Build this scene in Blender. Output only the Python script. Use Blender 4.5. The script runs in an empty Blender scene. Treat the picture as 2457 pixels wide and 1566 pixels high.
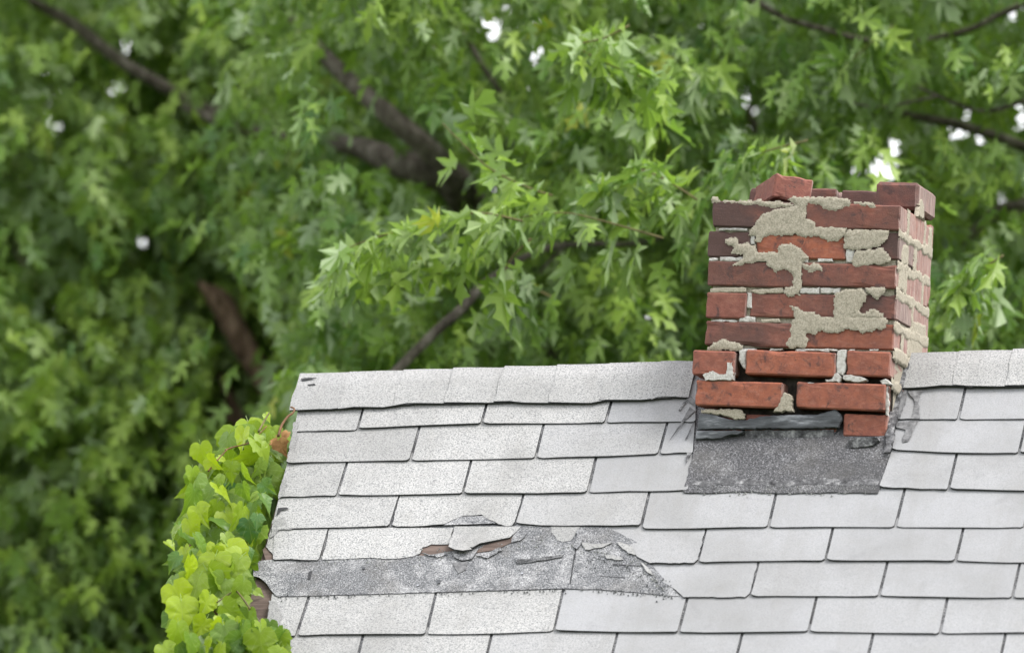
import bpy, bmesh, math, random
import mathutils.noise as mnoise
import numpy as np
from mathutils import Vector, Matrix
from mathutils.geometry import tessellate_polygon

# ------------------------------------------------------------------ camera
random.seed(7); rng = np.random.default_rng(11)
S = bpy.context.scene; C = S.collection
PW, PH = 2457.0, 1566.0
AZ, PITCH, SLOPE, DIST, LENS = map(float, (math.radians(13.2), math.radians(6.0), math.radians(45.0), 20.5, 300.0))
RIDGE_Z = 3.8
FPX = LENS / 36.0 * PW
c_r = np.array([math.cos(AZ), math.sin(AZ), 0.0])
c_f = np.array([-math.sin(AZ) * math.cos(PITCH), math.cos(AZ) * math.cos(PITCH), math.sin(PITCH)])
c_u = np.cross(c_r, c_f)
def ray(x, y):
    v = c_f * FPX + c_r * (x - PW / 2) - c_u * (y - PH / 2)
    return v / np.linalg.norm(v)
RIDGE = np.array([0, 0, RIDGE_Z])
CAM = RIDGE - DIST * ray(1660, 867)
cam_d = bpy.data.cameras.new('camera'); cam = bpy.data.objects.new('camera', cam_d); C.objects.link(cam)
cam.matrix_world = Matrix(((c_r[0], c_u[0], -c_f[0], CAM[0]), (c_r[1], c_u[1], -c_f[1], CAM[1]),
                           (c_r[2], c_u[2], -c_f[2], CAM[2]), (0, 0, 0, 1)))
cam_d.lens = LENS; cam_d.sensor_width = 36.0; cam_d.clip_end = 3000.0; cam_d.clip_start = 0.5
cam_d.dof.use_dof = True; cam_d.dof.focus_distance = 20.35; cam_d.dof.aperture_fstop = 2.8
S.camera = cam

# ------------------------------------------------------------------ sky, sun, exposure
world = bpy.data.worlds.new('World'); S.world = world; world.use_nodes = True
SUN_EL, SUN_AZ = math.radians(58), math.radians(98)      # azimuth clockwise from +Y
nt = world.node_tree; nt.nodes.clear()
sky = nt.nodes.new('ShaderNodeTexSky'); sky.sky_type = 'NISHITA'; sky.sun_disc = False
sky.sun_elevation = SUN_EL; sky.sun_rotation = SUN_AZ; sky.air_density = 1.0; sky.dust_density = 3.0; sky.ozone_density = 1.0
hs = nt.nodes.new('ShaderNodeHueSaturation'); hs.inputs['Saturation'].default_value = 0.22
ov = nt.nodes.new('ShaderNodeMix'); ov.data_type = 'RGBA'; ov.inputs[0].default_value = 0.72
ov.inputs[7].default_value = (5.6, 5.65, 5.75, 1)          # even layer of white cloud over the clear sky
bg = nt.nodes.new('ShaderNodeBackground'); bg.inputs['Strength'].default_value = 0.15
wo = nt.nodes.new('ShaderNodeOutputWorld')
nt.links.new(sky.outputs[0], hs.inputs['Color']); nt.links.new(hs.outputs[0], ov.inputs[6]); nt.links.new(ov.outputs[2], bg.inputs[0]); nt.links.new(bg.outputs[0], wo.inputs[0])
sun_d = bpy.data.lights.new('sun', 'SUN'); sun_d.energy = 1.5; sun_d.angle = math.radians(25); sun_d.color = (1.0, 0.96, 0.9)
sun = bpy.data.objects.new('sun', sun_d); C.objects.link(sun)
sv = Vector((math.sin(SUN_AZ) * math.cos(SUN_EL), math.cos(SUN_AZ) * math.cos(SUN_EL), math.sin(SUN_EL)))
sun.rotation_euler = sv.to_track_quat('Z', 'Y').to_euler(); sun.location = (6, -8, 14)
S.view_settings.view_transform = 'Standard'; S.view_settings.look = 'None'
S.view_settings.exposure = 1.5; S.view_settings.gamma = 1.0; S.view_settings.use_curve_mapping = False
S.render.engine = 'CYCLES'
S.cycles.use_denoising = True; S.cycles.max_bounces = 10; S.cycles.transmission_bounces = 8; S.cycles.diffuse_bounces = 8
S.cycles.sample_clamp_indirect = 4.0; S.cycles.caustics_reflective = False; S.cycles.caustics_refractive = False

# ------------------------------------------------------------------ pixel <-> place
CS, SN = math.cos(SLOPE), math.sin(SLOPE)
R_N = np.array([0, -SN, CS]); R_V = np.array([0, -CS, -SN])
def rp(x, y, h=0.008):
    """point of the front roof slope: u along the ridge, v down the slope"""
    d = ray(x, y); t = ((RIDGE - CAM) @ R_N + h) / (d @ R_N); p = CAM + t * d - RIDGE
    return float(p[0]), float(p @ R_V)
def roof_pt(u, v, h=0.0): return RIDGE + np.array([u, 0, 0]) + v * R_V + h * R_N
def at(x, y, depth):
    d = ray(x, y); return CAM + d * (depth / (d @ c_f))
def proj(P):
    q = P - CAM; z = q @ c_f
    return PW / 2 + FPX * (q @ c_r) / z, PH / 2 - FPX * (q @ c_u) / z, z
K = 2457 / 2408.0

# ------------------------------------------------------------------ materials
def mat(name):
    m = bpy.data.materials.new(name); m.use_nodes = True; t = m.node_tree; t.nodes.clear()
    o = t.nodes.new('ShaderNodeOutputMaterial'); p = t.nodes.new('ShaderNodeBsdfPrincipled')
    t.links.new(p.outputs[0], o.inputs[0]); p.inputs['Specular IOR Level'].default_value = 0.25
    return m, t, p, o
class N:
    def __init__(s, t): s.t = t; s.pos = None
    def new(s, k): return s.t.nodes.new('ShaderNode' + k)
    def link(s, a, b): s.t.links.new(a, b)
    def coords(s, kind='pos'):
        if kind == 'pos':
            if s.pos is None: s.pos = s.new('NewGeometry')
            return s.pos.outputs['Position']
        n = s.new('TexCoord'); return n.outputs['Object']
    def noise(s, scale, detail=2.0, rough=0.55, vec=None, dist=0.0, mapping=None):
        n = s.new('TexNoise'); n.inputs['Scale'].default_value = scale; n.inputs['Detail'].default_value = detail
        n.inputs['Roughness'].default_value = rough; n.inputs['Distortion'].default_value = dist
        v = vec if vec is not None else s.coords()
        if mapping is not None:
            mp = s.new('Mapping'); mp.inputs['Scale'].default_value = mapping; s.link(v, mp.inputs[0]); v = mp.outputs[0]
        s.link(v, n.inputs['Vector']); return n.outputs['Fac']
    def ramp(s, fac, stops):
        r = s.new('ValToRGB'); e = r.color_ramp.elements
        while len(e) < len(stops): e.new(0.5)
        for i, (p, c) in enumerate(stops):
            e[i].position = p; e[i].color = (*c, 1) if len(c) == 3 else c
        s.link(fac, r.inputs[0]); return r.outputs[0]
    def g(s, fac, a, b):                                   # grey ramp a..b -> 0..1
        return s.ramp(fac, [(a, (0, 0, 0)), (b, (1, 1, 1))])
    def mix(s, fac, a, b, mode='MIX'):
        m = s.new('Mix'); m.data_type = 'RGBA'; m.blend_type = mode
        for v, i in ((fac, 0), (a, 6), (b, 7)):
            if isinstance(v, (int, float)): m.inputs[i].default_value = v
            elif isinstance(v, tuple): m.inputs[i].default_value = (*v, 1)
            else: s.link(v, m.inputs[i])
        return m.outputs[2]
    def math(s, op, a, b):
        m = s.new('Math'); m.operation = op; m.use_clamp = True
        for v, i in ((a, 0), (b, 1)):
            if isinstance(v, (int, float)): m.inputs[i].default_value = v
            else: s.link(v, m.inputs[i])
        return m.outputs[0]
    def attr(s, name, kind='OBJECT', out='Fac'):
        a = s.new('Attribute'); a.attribute_type = kind; a.attribute_name = name; return a.outputs[out]
    def bump(s, h, strength, dist, p):
        b = s.new('Bump'); b.inputs['Strength'].default_value = strength; b.inputs['Distance'].default_value = dist
        s.link(h, b.inputs['Height']); s.link(b.outputs[0], p.inputs['Normal'])

def make_shingle_mat():
    m, t, p, o = mat('white_granules'); n = N(t)
    grit = n.noise(280, 3.0, 0.75); fine = n.noise(420, 2.0, 0.7)
    big = n.noise(3.1, 4.0, 0.6); soft = n.noise(26, 3.0, 0.6)
    rough = n.attr('grit'); tone = n.attr('tone')
    speck = n.ramp(grit, [(0.31, (0.05255, 0.0544, 0.06182)), (0.42, (0.1916, 0.1948, 0.2009)), (0.51, (0.3153, 0.3153, 0.3153)), (0.66, (0.4019, 0.3957, 0.3895))])
    smooth = n.ramp(fine, [(0.28, (0.2102, 0.2146, 0.2257)), (0.55, (0.2566, 0.2597, 0.2751)), (0.75, (0.2937, 0.2967, 0.3091))])
    col = n.mix(rough, smooth, speck)
    grime = n.g(big, 0.42, 0.72); grime = n.math('MULTIPLY', grime, 0.55)
    col = n.mix(grime, col, (0.1546, 0.1546, 0.1515), 'MIX')
    col = n.mix(n.math('MULTIPLY', n.g(soft, 0.5, 0.8), 0.16), col, (0.1855, 0.1762, 0.1607))
    streak = n.noise(1.0, 4.0, 0.65, mapping=(16, 1.6, 1.6)); col = n.mix(n.math('MULTIPLY', n.g(streak, 0.5, 0.78), 0.32), col, (0.1678, 0.1634, 0.1546))
    patch = n.noise(7.5, 5.0, 0.7, dist=0.6); col = n.mix(n.math('MULTIPLY', n.g(patch, 0.57, 0.72), 0.30), col, (0.1413, 0.1413, 0.1457))
    col = n.mix(tone, col, (0.1236, 0.1236, 0.1236))
    n.link(col, p.inputs['Base Color']); p.inputs['Roughness'].default_value = 0.9
    n.bump(grit, 0.35, 0.002, p); return m
def make_dark_granule():
    m, t, p, o = mat('grey_granules'); n = N(t)
    grit = n.noise(300, 3.0, 0.75); big = n.noise(9, 4.0, 0.65)
    col = n.ramp(grit, [(0.32, (0.0154, 0.0161, 0.0182)), (0.43, (0.0665, 0.0686, 0.0742)), (0.54, (0.1365, 0.14, 0.1484)), (0.67, (0.364, 0.364, 0.378))])
    pale = n.noise(14, 5.0, 0.75); col = n.mix(n.math('MULTIPLY', n.g(pale, 0.46, 0.66), 0.75), col, n.ramp(grit, [(0.38, (0.10, 0.10, 0.11)), (0.52, (0.36, 0.36, 0.37)), (0.62, (0.5, 0.5, 0.5))]))
    col = n.mix(n.math('MULTIPLY', n.g(big, 0.5, 0.72), 0.45), col, (0.112, 0.105, 0.098))
    n.link(col, p.inputs['Base Color']); p.inputs['Roughness'].default_value = 0.92
    n.bump(grit, 0.5, 0.003, p); return m
def make_apron_mat():
    m, t, p, o = mat('tarred_granules'); n = N(t)
    grit = n.noise(260, 3.0, 0.75); big = n.noise(7, 4.0, 0.65)
    col = n.ramp(grit, [(0.32, (0.0154, 0.0154, 0.0175)), (0.47, (0.0525, 0.0525, 0.056)), (0.58, (0.1015, 0.1015, 0.1092)), (0.70, (0.308, 0.308, 0.329))])
    col = n.mix(n.math('MULTIPLY', n.g(big, 0.5, 0.75), 0.6), col, (0.084, 0.0805, 0.077))
    pale = n.noise(16, 5.0, 0.75); col = n.mix(n.math('MULTIPLY', n.g(pale, 0.52, 0.70), 0.45), col, n.ramp(grit, [(0.40, (0.09, 0.09, 0.095)), (0.54, (0.26, 0.26, 0.27)), (0.64, (0.42, 0.42, 0.43))]))
    damp = n.noise(4.5, 3.0, 0.6); col = n.mix(n.math('MULTIPLY', n.g(damp, 0.50, 0.66), 0.6), col, (0.045, 0.045, 0.047))
    n.link(col, p.inputs['Base Color']); p.inputs['Roughness'].default_value = 0.9
    n.bump(grit, 0.5, 0.003, p); return m
def make_simple(name, c0, c1, scale, rough=0.85, bump=0.3, dist=0.003, detail=4.0, mapping=None, c2=None, obj=False):
    m, t, p, o = mat(name); n = N(t)
    f = n.noise(scale, detail, 0.62, mapping=mapping, vec=n.coords('obj') if obj else None)
    st = [(0.32, c0), (0.66, c1)] if c2 is None else [(0.3, c0), (0.52, c1), (0.7, c2)]
    n.link(n.ramp(f, st), p.inputs['Base Color']); p.inputs['Roughness'].default_value = rough
    if bump: n.bump(n.noise(scale * 3, 3.0, 0.7, mapping=mapping), bump, dist, p)
    return m
def make_brick_mat():
    m, t, p, o = mat('fired_brick'); n = N(t)
    soot_shade = n.attr('soot_shade'); hue = n.attr('hue')
    big = n.noise(11, 3.0, 0.6); mid = n.noise(42, 4.0, 0.65); grit = n.noise(420, 3.0, 0.7); streak = n.noise(60, 3.0, 0.6, mapping=(1.0, 1.0, 1.8))
    base = n.mix(hue, (0.175, 0.072, 0.062), (0.300, 0.100, 0.058))
    base = n.mix(n.math('MULTIPLY', n.g(mid, 0.42, 0.68), 0.65), base, (0.136, 0.0528, 0.0448))
    base = n.mix(n.math('MULTIPLY', n.g(streak, 0.5, 0.72), 0.45), base, (0.32, 0.152, 0.112))
    dark = n.math('MULTIPLY', n.g(n.math('ADD', n.math('MULTIPLY', big, 0.8), n.math('MULTIPLY', soot_shade, 0.34)), 0.42, 0.72), 0.9)
    dark = n.math('MULTIPLY', dark, soot_shade)
    base = n.mix(dark, base, (0.066, 0.044, 0.042))
    edge_soot = n.g(n.noise(30, 4.0, 0.7, dist=1.0), 0.56, 0.68); base = n.mix(n.math('MULTIPLY', edge_soot, 0.8), base, (0.06, 0.04, 0.04))
    fleck = n.g(n.noise(150, 2.0, 0.5), 0.66, 0.74)
    base = n.mix(n.math('MULTIPLY', fleck, 0.4), base, (0.048, 0.036, 0.036))
    base = n.mix(n.math('MULTIPLY', n.g(grit, 0.55, 0.8), 0.25), base, (0.336, 0.176, 0.136))
    # paler vertical streaks on the brick faces turned to the right
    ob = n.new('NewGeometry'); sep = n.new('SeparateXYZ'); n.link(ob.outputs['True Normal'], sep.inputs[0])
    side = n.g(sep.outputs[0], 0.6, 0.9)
    pale_streak = n.math('MULTIPLY', n.g(n.noise(40, 4.0, 0.7, mapping=(1, 3.0, 0.35)), 0.28, 0.62), side)
    base = n.mix(n.math('MULTIPLY', pale_streak, 0.70), base, (0.384, 0.3, 0.276))
    n.link(base, p.inputs['Base Color']); p.inputs['Roughness'].default_value = 0.88
    h = n.mix(0.5, mid, grit); n.bump(h, 0.55, 0.005, p); return m
def make_leaf_mat(name, lo, hi, under, trans, vein=False):
    m, t, p, o = mat(name); n = N(t)
    a = n.attr('tint', 'OBJECT' if vein else 'GEOMETRY')
    mid = tuple(0.5 * (x + y) for x, y in zip(lo, hi))
    col = n.ramp(a, [(0.0, lo), (0.55, mid), (0.9, hi), (1.0, (0.36, 0.36, 0.04))])
    mott = n.noise(55 if vein else 30, 3.0, 0.6)
    col = n.mix(n.math('MULTIPLY', n.g(mott, 0.45, 0.75), 0.30), col, tuple(x * 0.6 for x in mid))
    geo = n.new('NewGeometry')
    if vein:
        tc = n.new('TexCoord'); sp_ = n.new('SeparateXYZ'); n.link(tc.outputs['Object'], sp_.inputs[0])
        an = n.new('Math'); an.operation = 'ARCTAN2'; n.link(sp_.outputs[0], an.inputs[0]); n.link(sp_.outputs[1], an.inputs[1])
        pp = n.new('Math'); pp.operation = 'PINGPONG'; n.link(an.outputs[0], pp.inputs[0]); pp.inputs[1].default_value = 0.26
        vn = n.ramp(pp.outputs[0], [(0.0, (1, 1, 1)), (0.045, (0, 0, 0))])
        col = n.mix(n.math('MULTIPLY', vn, 0.38), col, (0.34, 0.42, 0.14))
    col2 = n.mix(geo.outputs['Backfacing'], col, n.mix(0.55, col, under))
    n.link(col2, p.inputs['Base Color']); p.inputs['Roughness'].default_value = 0.42; p.inputs['Specular IOR Level'].default_value = 0.4
    tr = n.new('BsdfTranslucent'); n.link(n.mix(0.5, col, (hi[0] * 1.1, hi[1] * 1.3, hi[2] * 0.7)), tr.inputs['Color'])
    ms = n.new('MixShader'); ms.inputs[0].default_value = trans
    n.link(p.outputs[0], ms.inputs[1]); n.link(tr.outputs[0], ms.inputs[2]); n.link(ms.outputs[0], o.inputs[0])
    return m

M = dict(
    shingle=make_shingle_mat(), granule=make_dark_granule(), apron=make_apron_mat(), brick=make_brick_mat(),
    edge=make_simple('asphalt_edge', (0.0175, 0.0182, 0.021), (0.049, 0.049, 0.0525), 120),
    mortar=make_simple('sand_mortar', (0.190, 0.168, 0.130), (0.325, 0.292, 0.235), 300, 0.95, 0.45, 0.003, 5.0, c2=(0.43, 0.39, 0.325)),
    lime=make_simple('lime_mortar', (0.336, 0.312, 0.288), (0.512, 0.496, 0.472), 120, 0.95, 0.8, 0.006, 4.0, c2=(0.592, 0.584, 0.568)),
    soot_shade=make_simple('soot_shade_mortar', (0.02, 0.018, 0.016), (0.07, 0.06, 0.052), 60),  # sooty core, coloured near black to carry the shade deep in the gaps
    lead=make_simple('weathered_lead', (0.022, 0.023, 0.026), (0.085, 0.09, 0.10), 34, 0.62, 0.5, 0.003, 6.0, mapping=(0.35, 1, 1.6), c2=(0.33, 0.34, 0.37)),
    tar=make_simple('roofing_tar', (0.018, 0.018, 0.0198), (0.096, 0.096, 0.102), 60, 0.8, 0.8, 0.006, 4.0, c2=(0.276, 0.276, 0.282)),
    stain=make_simple('tar_wash', (0.055, 0.055, 0.0575), (0.13, 0.13, 0.135), 70, 0.9, 0.4, 0.003, 4.0, c2=(0.2, 0.2, 0.205)),
    wood=make_simple('weathered_board', (0.0525, 0.0375, 0.0315), (0.15, 0.1125, 0.0975), 40, 0.9, 0.6, 0.004, 4.0, mapping=(0.15, 1, 1)),
    siding=make_simple('painted_siding', (0.50, 0.49, 0.46), (0.66, 0.65, 0.62), 8, 0.8, 0.2),
    bark=make_simple('maple_bark', (0.06, 0.05, 0.043), (0.19, 0.16, 0.142), 34, 0.95, 1.0, 0.03, 6.0, mapping=(1, 1, 0.5), c2=(0.36, 0.32, 0.30)),
    deadwood=make_simple('dead_wood', (0.07, 0.045, 0.032), (0.24, 0.155, 0.108), 42, 0.95, 1.0, 0.03, 5.0, mapping=(1, 1, 0.35), c2=(0.46, 0.33, 0.25)),
    stem=make_simple('vine_stem', (0.075, 0.0375, 0.01875), (0.165, 0.0825, 0.0375), 60, 0.7, 0.3),
    twig=make_simple('green_twig', (0.07, 0.065, 0.025), (0.14, 0.12, 0.045), 60, 0.7, 0.0),
    dry=make_simple('dry_leaf', (0.154, 0.07, 0.0245), (0.315, 0.175, 0.07), 40, 0.8, 0.4),
    grass=make_simple('lawn_grass', (0.035, 0.06, 0.015), (0.08, 0.12, 0.03), 2.5, 0.95, 0.6, 0.03, 6.0),
    leaf=make_leaf_mat('maple_leaf', (0.062, 0.145, 0.032), (0.265, 0.380, 0.058), (0.35, 0.44, 0.28), 0.42),
    vine=make_leaf_mat('vine_leaf', (0.030, 0.110, 0.030), (0.360, 0.460, 0.010), (0.20, 0.32, 0.13), 0.38, vein=True),
)

# ------------------------------------------------------------------ builders
def obj(name, verts, faces, m, parent=None, smooth=False, mats=None, idx=None, loc=None, rot=None):
    me = bpy.data.meshes.new(name); me.from_pydata([tuple(map(float, v)) for v in verts], [], faces)
    for k in (mats or [m]): me.materials.append(k)
    if idx is not None: me.polygons.foreach_set('material_index', idx)
    if smooth is True: me.polygons.foreach_set('use_smooth', [True] * len(me.polygons))
    elif smooth: me.polygons.foreach_set('use_smooth', smooth)
    me.update(); o = bpy.data.objects.new(name, me); C.objects.link(o)
    if parent: o.parent = parent
    if loc is not None: o.location = tuple(map(float, loc))
    if rot is not None: o.rotation_euler = rot
    return o
def empty(name, loc, parent=None):
    o = bpy.data.objects.new(name, None); C.objects.link(o); o.location = loc; o.parent = parent; o.empty_display_size = 0.2; return o
def tag(o, label, cat=None, group=None, kind=None):
    if label: o['label'] = label
    if cat: o['category'] = cat
    if group: o['group'] = group
    if kind: o['kind'] = kind
    return o
def copy_of(o, parent, loc=None, rot=None, scale=None):
    c = o.copy(); C.objects.link(c); c.parent = parent
    if loc is not None: c.location = tuple(map(float, loc))
    if rot is not None: c.rotation_euler = rot
    if scale is not None: c.scale = scale
    return c
def box_data(x0, x1, y0, y1, z0, z1):
    v = [(x, y, z) for z in (z0, z1) for y in (y0, y1) for x in (x0, x1)]
    f = [(0, 2, 3, 1), (4, 5, 7, 6), (0, 1, 5, 4), (2, 6, 7, 3), (0, 4, 6, 2), (1, 3, 7, 5)]
    return v, f
def tube(pts, radii, sides=8, jitter=0.0, seg=4):
    P = np.array(pts, float); R = np.array(radii, float); n = len(P)
    Q = []; RR = []
    for i in range(n - 1):
        p0, p1, p2, p3 = P[max(i - 1, 0)], P[i], P[i + 1], P[min(i + 2, n - 1)]
        for k in range(seg):
            t = k / seg
            Q.append(0.5 * (2 * p1 + (p2 - p0) * t + (2 * p0 - 5 * p1 + 4 * p2 - p3) * t * t + (3 * p1 - p0 - 3 * p2 + p3) * t ** 3))
            RR.append(R[i] * (1 - t) + R[i + 1] * t)
    Q.append(P[-1]); RR.append(R[-1]); Q = np.array(Q); m = len(Q)
    V = []; F = []; a = np.array([0.31, 0.2, 0.93])
    for i in range(m):
        d = Q[min(i + 1, m - 1)] - Q[max(i - 1, 0)]; d /= np.linalg.norm(d) + 1e-9
        e = np.cross(d, a); e /= np.linalg.norm(e) + 1e-9; g = np.cross(d, e)
        for k in range(sides):
            w = 2 * math.pi * k / sides; r = RR[i] * (1 + jitter * random.uniform(-1, 1))
            V.append(Q[i] + r * (math.cos(w) * e + math.sin(w) * g))
        if i:
            b = (i - 1) * sides
            for k in range(sides):
                k2 = (k + 1) % sides; F.append((b + k, b + k2, b + sides + k2, b + sides + k))
    F.append(tuple(range(sides))[::-1]); F.append(tuple((m - 1) * sides + k for k in range(sides)))
    return V, F

# ================================================================== setting
ground = obj('lawn', [(-900, -900, 0), (900, -900, 0), (900, 900, 0), (-900, 900, 0)], [(0, 1, 2, 3)], M['grass'])
tag(ground, 'plain green lawn around the house', kind='structure')

# ================================================================== house
HX = 1.3
house = empty('house', (HX, 0, 0))
tag(house, 'old house with worn white shingle roof and leaning red brick chimney', 'house')
RAKE_PX = [(719, 890), (721, 898), (718, 956), (713, 971), (705, 1014), (699, 1058), (687, 1102), (673, 1160), (660, 1207), (655, 1243),
           (645, 1281), (638, 1313), (650, 1335), (655, 1360), (650, 1400), (648, 1434), (645, 1469), (640, 1510), (620, 1566)]
RAKE = [rp(*q) for q in RAKE_PX]
RV = [q[1] for q in RAKE]; RU = [q[0] for q in RAKE]
def rake_u(v): return float(np.interp(v, RV, RU)) if v < RV[-1] else RU[-1] + 0.01 * math.sin(v * 40)
U0 = min(RU) + 0.012; U1 = 3.35; VE = 2.15
_rq = np.array([rp(x, y + 14, 0.0) for x, y in ((721,898),(1212,880),(1664,866),(2185,855),(2457,835))]); _k, _c = np.polyfit(_rq[:, 0], _rq[:, 1], 1)
def vr_(u): return float(np.clip(_k * u + _c, -0.012, 0.045))      # the old ridge sags towards its left end
def back_pt(u, v, h=0.0):
    p = roof_pt(u, v, h); return np.array([p[0], -p[1] - 2 * vr_(u) * CS, p[2]])
# the deck: two slopes in one folded slab
def folded(u0, u1, v0, h0, h1, vb=None):
    vb = v0 if vb is None else vb
    out = []
    for u in (u0, u1):
        for h in (h0, h1):
            out.append(roof_pt(u, v0, h) - [HX, 0, 0])
            c = roof_pt(u, vr_(u), 0) - [HX, 0, 0]; c[2] += h / CS; out.append(c)
            out.append(back_pt(u, vb, h) - [HX, 0, 0])
    f = []
    def q(a, b, c, d): f.append((a, b, c, d))
    q(3, 9, 10, 4); q(4, 10, 11, 5); q(0, 1, 7, 6); q(1, 2, 8, 7); q(0, 6, 9, 3); q(2, 5, 11, 8)
    q(0, 3, 4, 1); q(1, 4, 5, 2); q(6, 7, 10, 9); q(7, 8, 11, 10)
    return out, f
roof = obj('roof', *folded(U0 + 0.02, U1, VE, -0.024, -0.004), M['wood'], house)
roof['label'] = 'weathered gable roof with torn white asphalt shingles'
felt = obj('underlay', *folded(U0 + 0.085, U1 - 0.01, VE - 0.01, -0.003, 0.0), M['granule'], roof, loc=(0, 0, 0))
# rake boards and gable walls
for u, s in ((U0 + 0.055, 1), (U1 - 0.05, -1)):
    rb = obj('rake_board', *folded(u - 0.011, u + 0.011, VE - 0.05, -0.15, -0.0245), M['wood'], roof)
def gable(u):
    zb = 0.0; ze = RIDGE_Z - (VE - 0.25) * SN - 0.05; yw = (VE - 0.25) * CS; zr = RIDGE_Z - 0.16 / CS + 0.1
    v = [(u - HX, y, z) for y, z in ((-yw, 0), (yw, 0), (yw, ze - 0.02), (0, zr - 0.04), (-yw, ze - 0.02))]
    v2 = [(x + 0.1, y, z) for x, y, z in v]
    f = [(0, 1, 2, 3, 4), (9, 8, 7, 6, 5)] + [(i, i + 5, (i + 1) % 5 + 5, (i + 1) % 5) for i in range(5)]
    return v + v2, f
for u in (U0 + 0.09, U1 - 0.22): obj('gable_wall', *gable(u), M['siding'], house)
yw = (VE - 0.25) * CS; ze = RIDGE_Z - (VE - 0.25) * SN - 0.09
for y in (-yw + 0.002, yw - 0.102):
    obj('wall', *box_data(U0 + 0.192 - HX, U1 - 0.222 - HX, y, y + 0.1, 0, ze), M['siding'], house)

# ---- shingles: local frame x along ridge, y up the slope, z off the roof
RROT = (SLOPE, 0, 0)
EXPO = 0.127
def to_roof(u, v, h=0.0): return roof_pt(u, v, h) - np.array([HX, 0, 0])
HL = 0.160
def shingle(left, right, bottom, vb, grit, tone=0.0, curl=(0, 0), lift=None, name='shingle', rnd=True, ncol=9, edge_wob=0.0018):
    """left/right: u at the top and bottom of the tab; bottom: function u -> v"""
    V = []; nr = 4; uc = 0.5 * (left[1] + right[1]); vc = vb - 0.5 * HL
    th = 0.0038; ph = random.uniform(0, 6); lift = random.uniform(.0055, .0085) if lift is None else lift
    for layer in (1, 0):
        for j in range(nr):
            tj = j / (nr - 1)
            for i in range(ncol):
                ti = i / (ncol - 1)
                if rnd: ti = [0, 0.018, 0.05, 0.2, 0.4, 0.6, 0.8, 0.95, 0.982, 1.0][int(round(ti * 9))] if ncol == 10 else ti
                ul = left[1] + (left[0] - left[1]) * tj; ur = right[1] + (right[0] - right[1]) * tj
                u = ul + (ur - ul) * ti
                b = bottom(u)
                if j == 0:
                    if rnd and 0 < ti < 0.03: b -= 0.0015
                    if rnd and ti in (0.0, 1.0): b -= 0.0045
                    b += edge_wob * math.sin(u * 95 + ph) * random.uniform(0.2, 1)
                t = b - HL + (vb - b) * 0.0
                v = b + (t - b) * tj
                h = lift * (1 - tj) + 0.0006 * math.sin(ti * 7 + ph) * (1 - tj)
                h += (curl[0] * max(0, 1 - ti * 3) ** 2 + curl[1] * max(0, ti * 3 - 2) ** 2) * (1 - tj) ** 2
                V.append((u - uc, vc - v, h + (th if layer else 0)))
    F = []; I = []; SM = []
    n = nr * ncol
    for j in range(nr - 1):
        for i in range(ncol - 1):
            a = j * ncol + i; F.append((a, a + 1, a + 1 + ncol, a + ncol)); I.append(0); SM.append(True)
    for j in range(nr - 1):
        for i in range(ncol - 1):
            a = n + j * ncol + i; F.append((a, a + ncol, a + 1 + ncol, a + 1)); I.append(1); SM.append(True)
    ring = [i for i in range(ncol)] + [j * ncol + ncol - 1 for j in range(1, nr)] + [(nr - 1) * ncol + i for i in range(ncol - 2, -1, -1)] + [j * ncol for j in range(nr - 2, 0, -1)]
    base = len(V)
    for k in ring: V.append(V[k])
    for k in ring: V.append(V[k + n])
    L = len(ring)
    for k in range(L):
        k2 = (k + 1) % L; F.append((base + k2, base + k, base + L + k, base + L + k2)); I.append(1); SM.append(False)
    o = obj(name, V, F, None, roof, SM, [M['shingle'], M['edge']], I, to_roof(uc, vc), RROT)
    o['grit'] = float(grit); o['tone'] = float(tone)
    return o
def roof_poly(px, name, m, h=0.006, th=0.0035, lift=None, grit=1.0, tone=0.0, parent=None, wob=0.0, uv=None):
    P = [rp(*q, h + th) for q in px] if uv is None else list(uv)
    if wob:
        Q = []
        for i, a in enumerate(P):
            b = P[(i + 1) % len(P)]; d = math.hypot(b[0] - a[0], b[1] - a[1]); k = max(1, int(d / 0.010))
            for s in range(k):
                t = s / k; w = wob if s else wob * 0.3
                Q.append((a[0] + (b[0] - a[0]) * t + random.uniform(-w, w), a[1] + (b[1] - a[1]) * t + random.uniform(-w, w)))
        P = Q
    uc = sum(p[0] for p in P) / len(P); vc = sum(p[1] for p in P) / len(P); n = len(P)
    if name == 'torn_shingle' and lift is None:
        vm = max(p[1] for p in P); lift = [-(h - .0006) * min(1.0, (vm - p[1]) / .11) for p in P]
    hs_ = [h] * n if lift is None else [h + l for l in lift]
    top = [(u - uc, vc - v, hh + th) for (u, v), hh in zip(P, hs_)]; bot = [(x, y, z - th) for x, y, z in top]
    ar = sum(top[i][0] * top[(i + 1) % n][1] - top[(i + 1) % n][0] * top[i][1] for i in range(n))
    if ar < 0: top.reverse(); bot.reverse()
    V = top + bot + top + bot
    F = [tuple(range(n)), tuple(range(2 * n - 1, n - 1, -1))]; I = [0, 1]
    for k in range(n):
        k2 = (k + 1) % n; F.append((2 * n + k2, 2 * n + k, 3 * n + k, 3 * n + k2)); I.append(1)
    o = obj(name, V, F, None, roof, False, [m, m if name in ('tar_stain', 'tar_seal', 'bare_board', 'apron') else (M['stain'] if name == 'frayed_edge' else M['edge'])], I, to_roof(uc, vc), RROT)
    o['grit'] = float(grit); o['tone'] = float(tone); return o
def line(px, h=0.008):
    q = sorted(rp(*p, h) for p in px); us = [a[0] for a in q]; vs = [a[1] for a in q]
    return lambda u: float(np.interp(u, us, vs))
def pu(x, y): return rp(x, y)[0]
GRIT_U = pu(1437, 1180)
def grit_at(u, v):
    if v < 0.14: return 1.0
    return 1.0 if u < GRIT_U - 0.1 else (0.62 if u < GRIT_U + 0.06 else random.uniform(0.16, 0.3))
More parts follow.
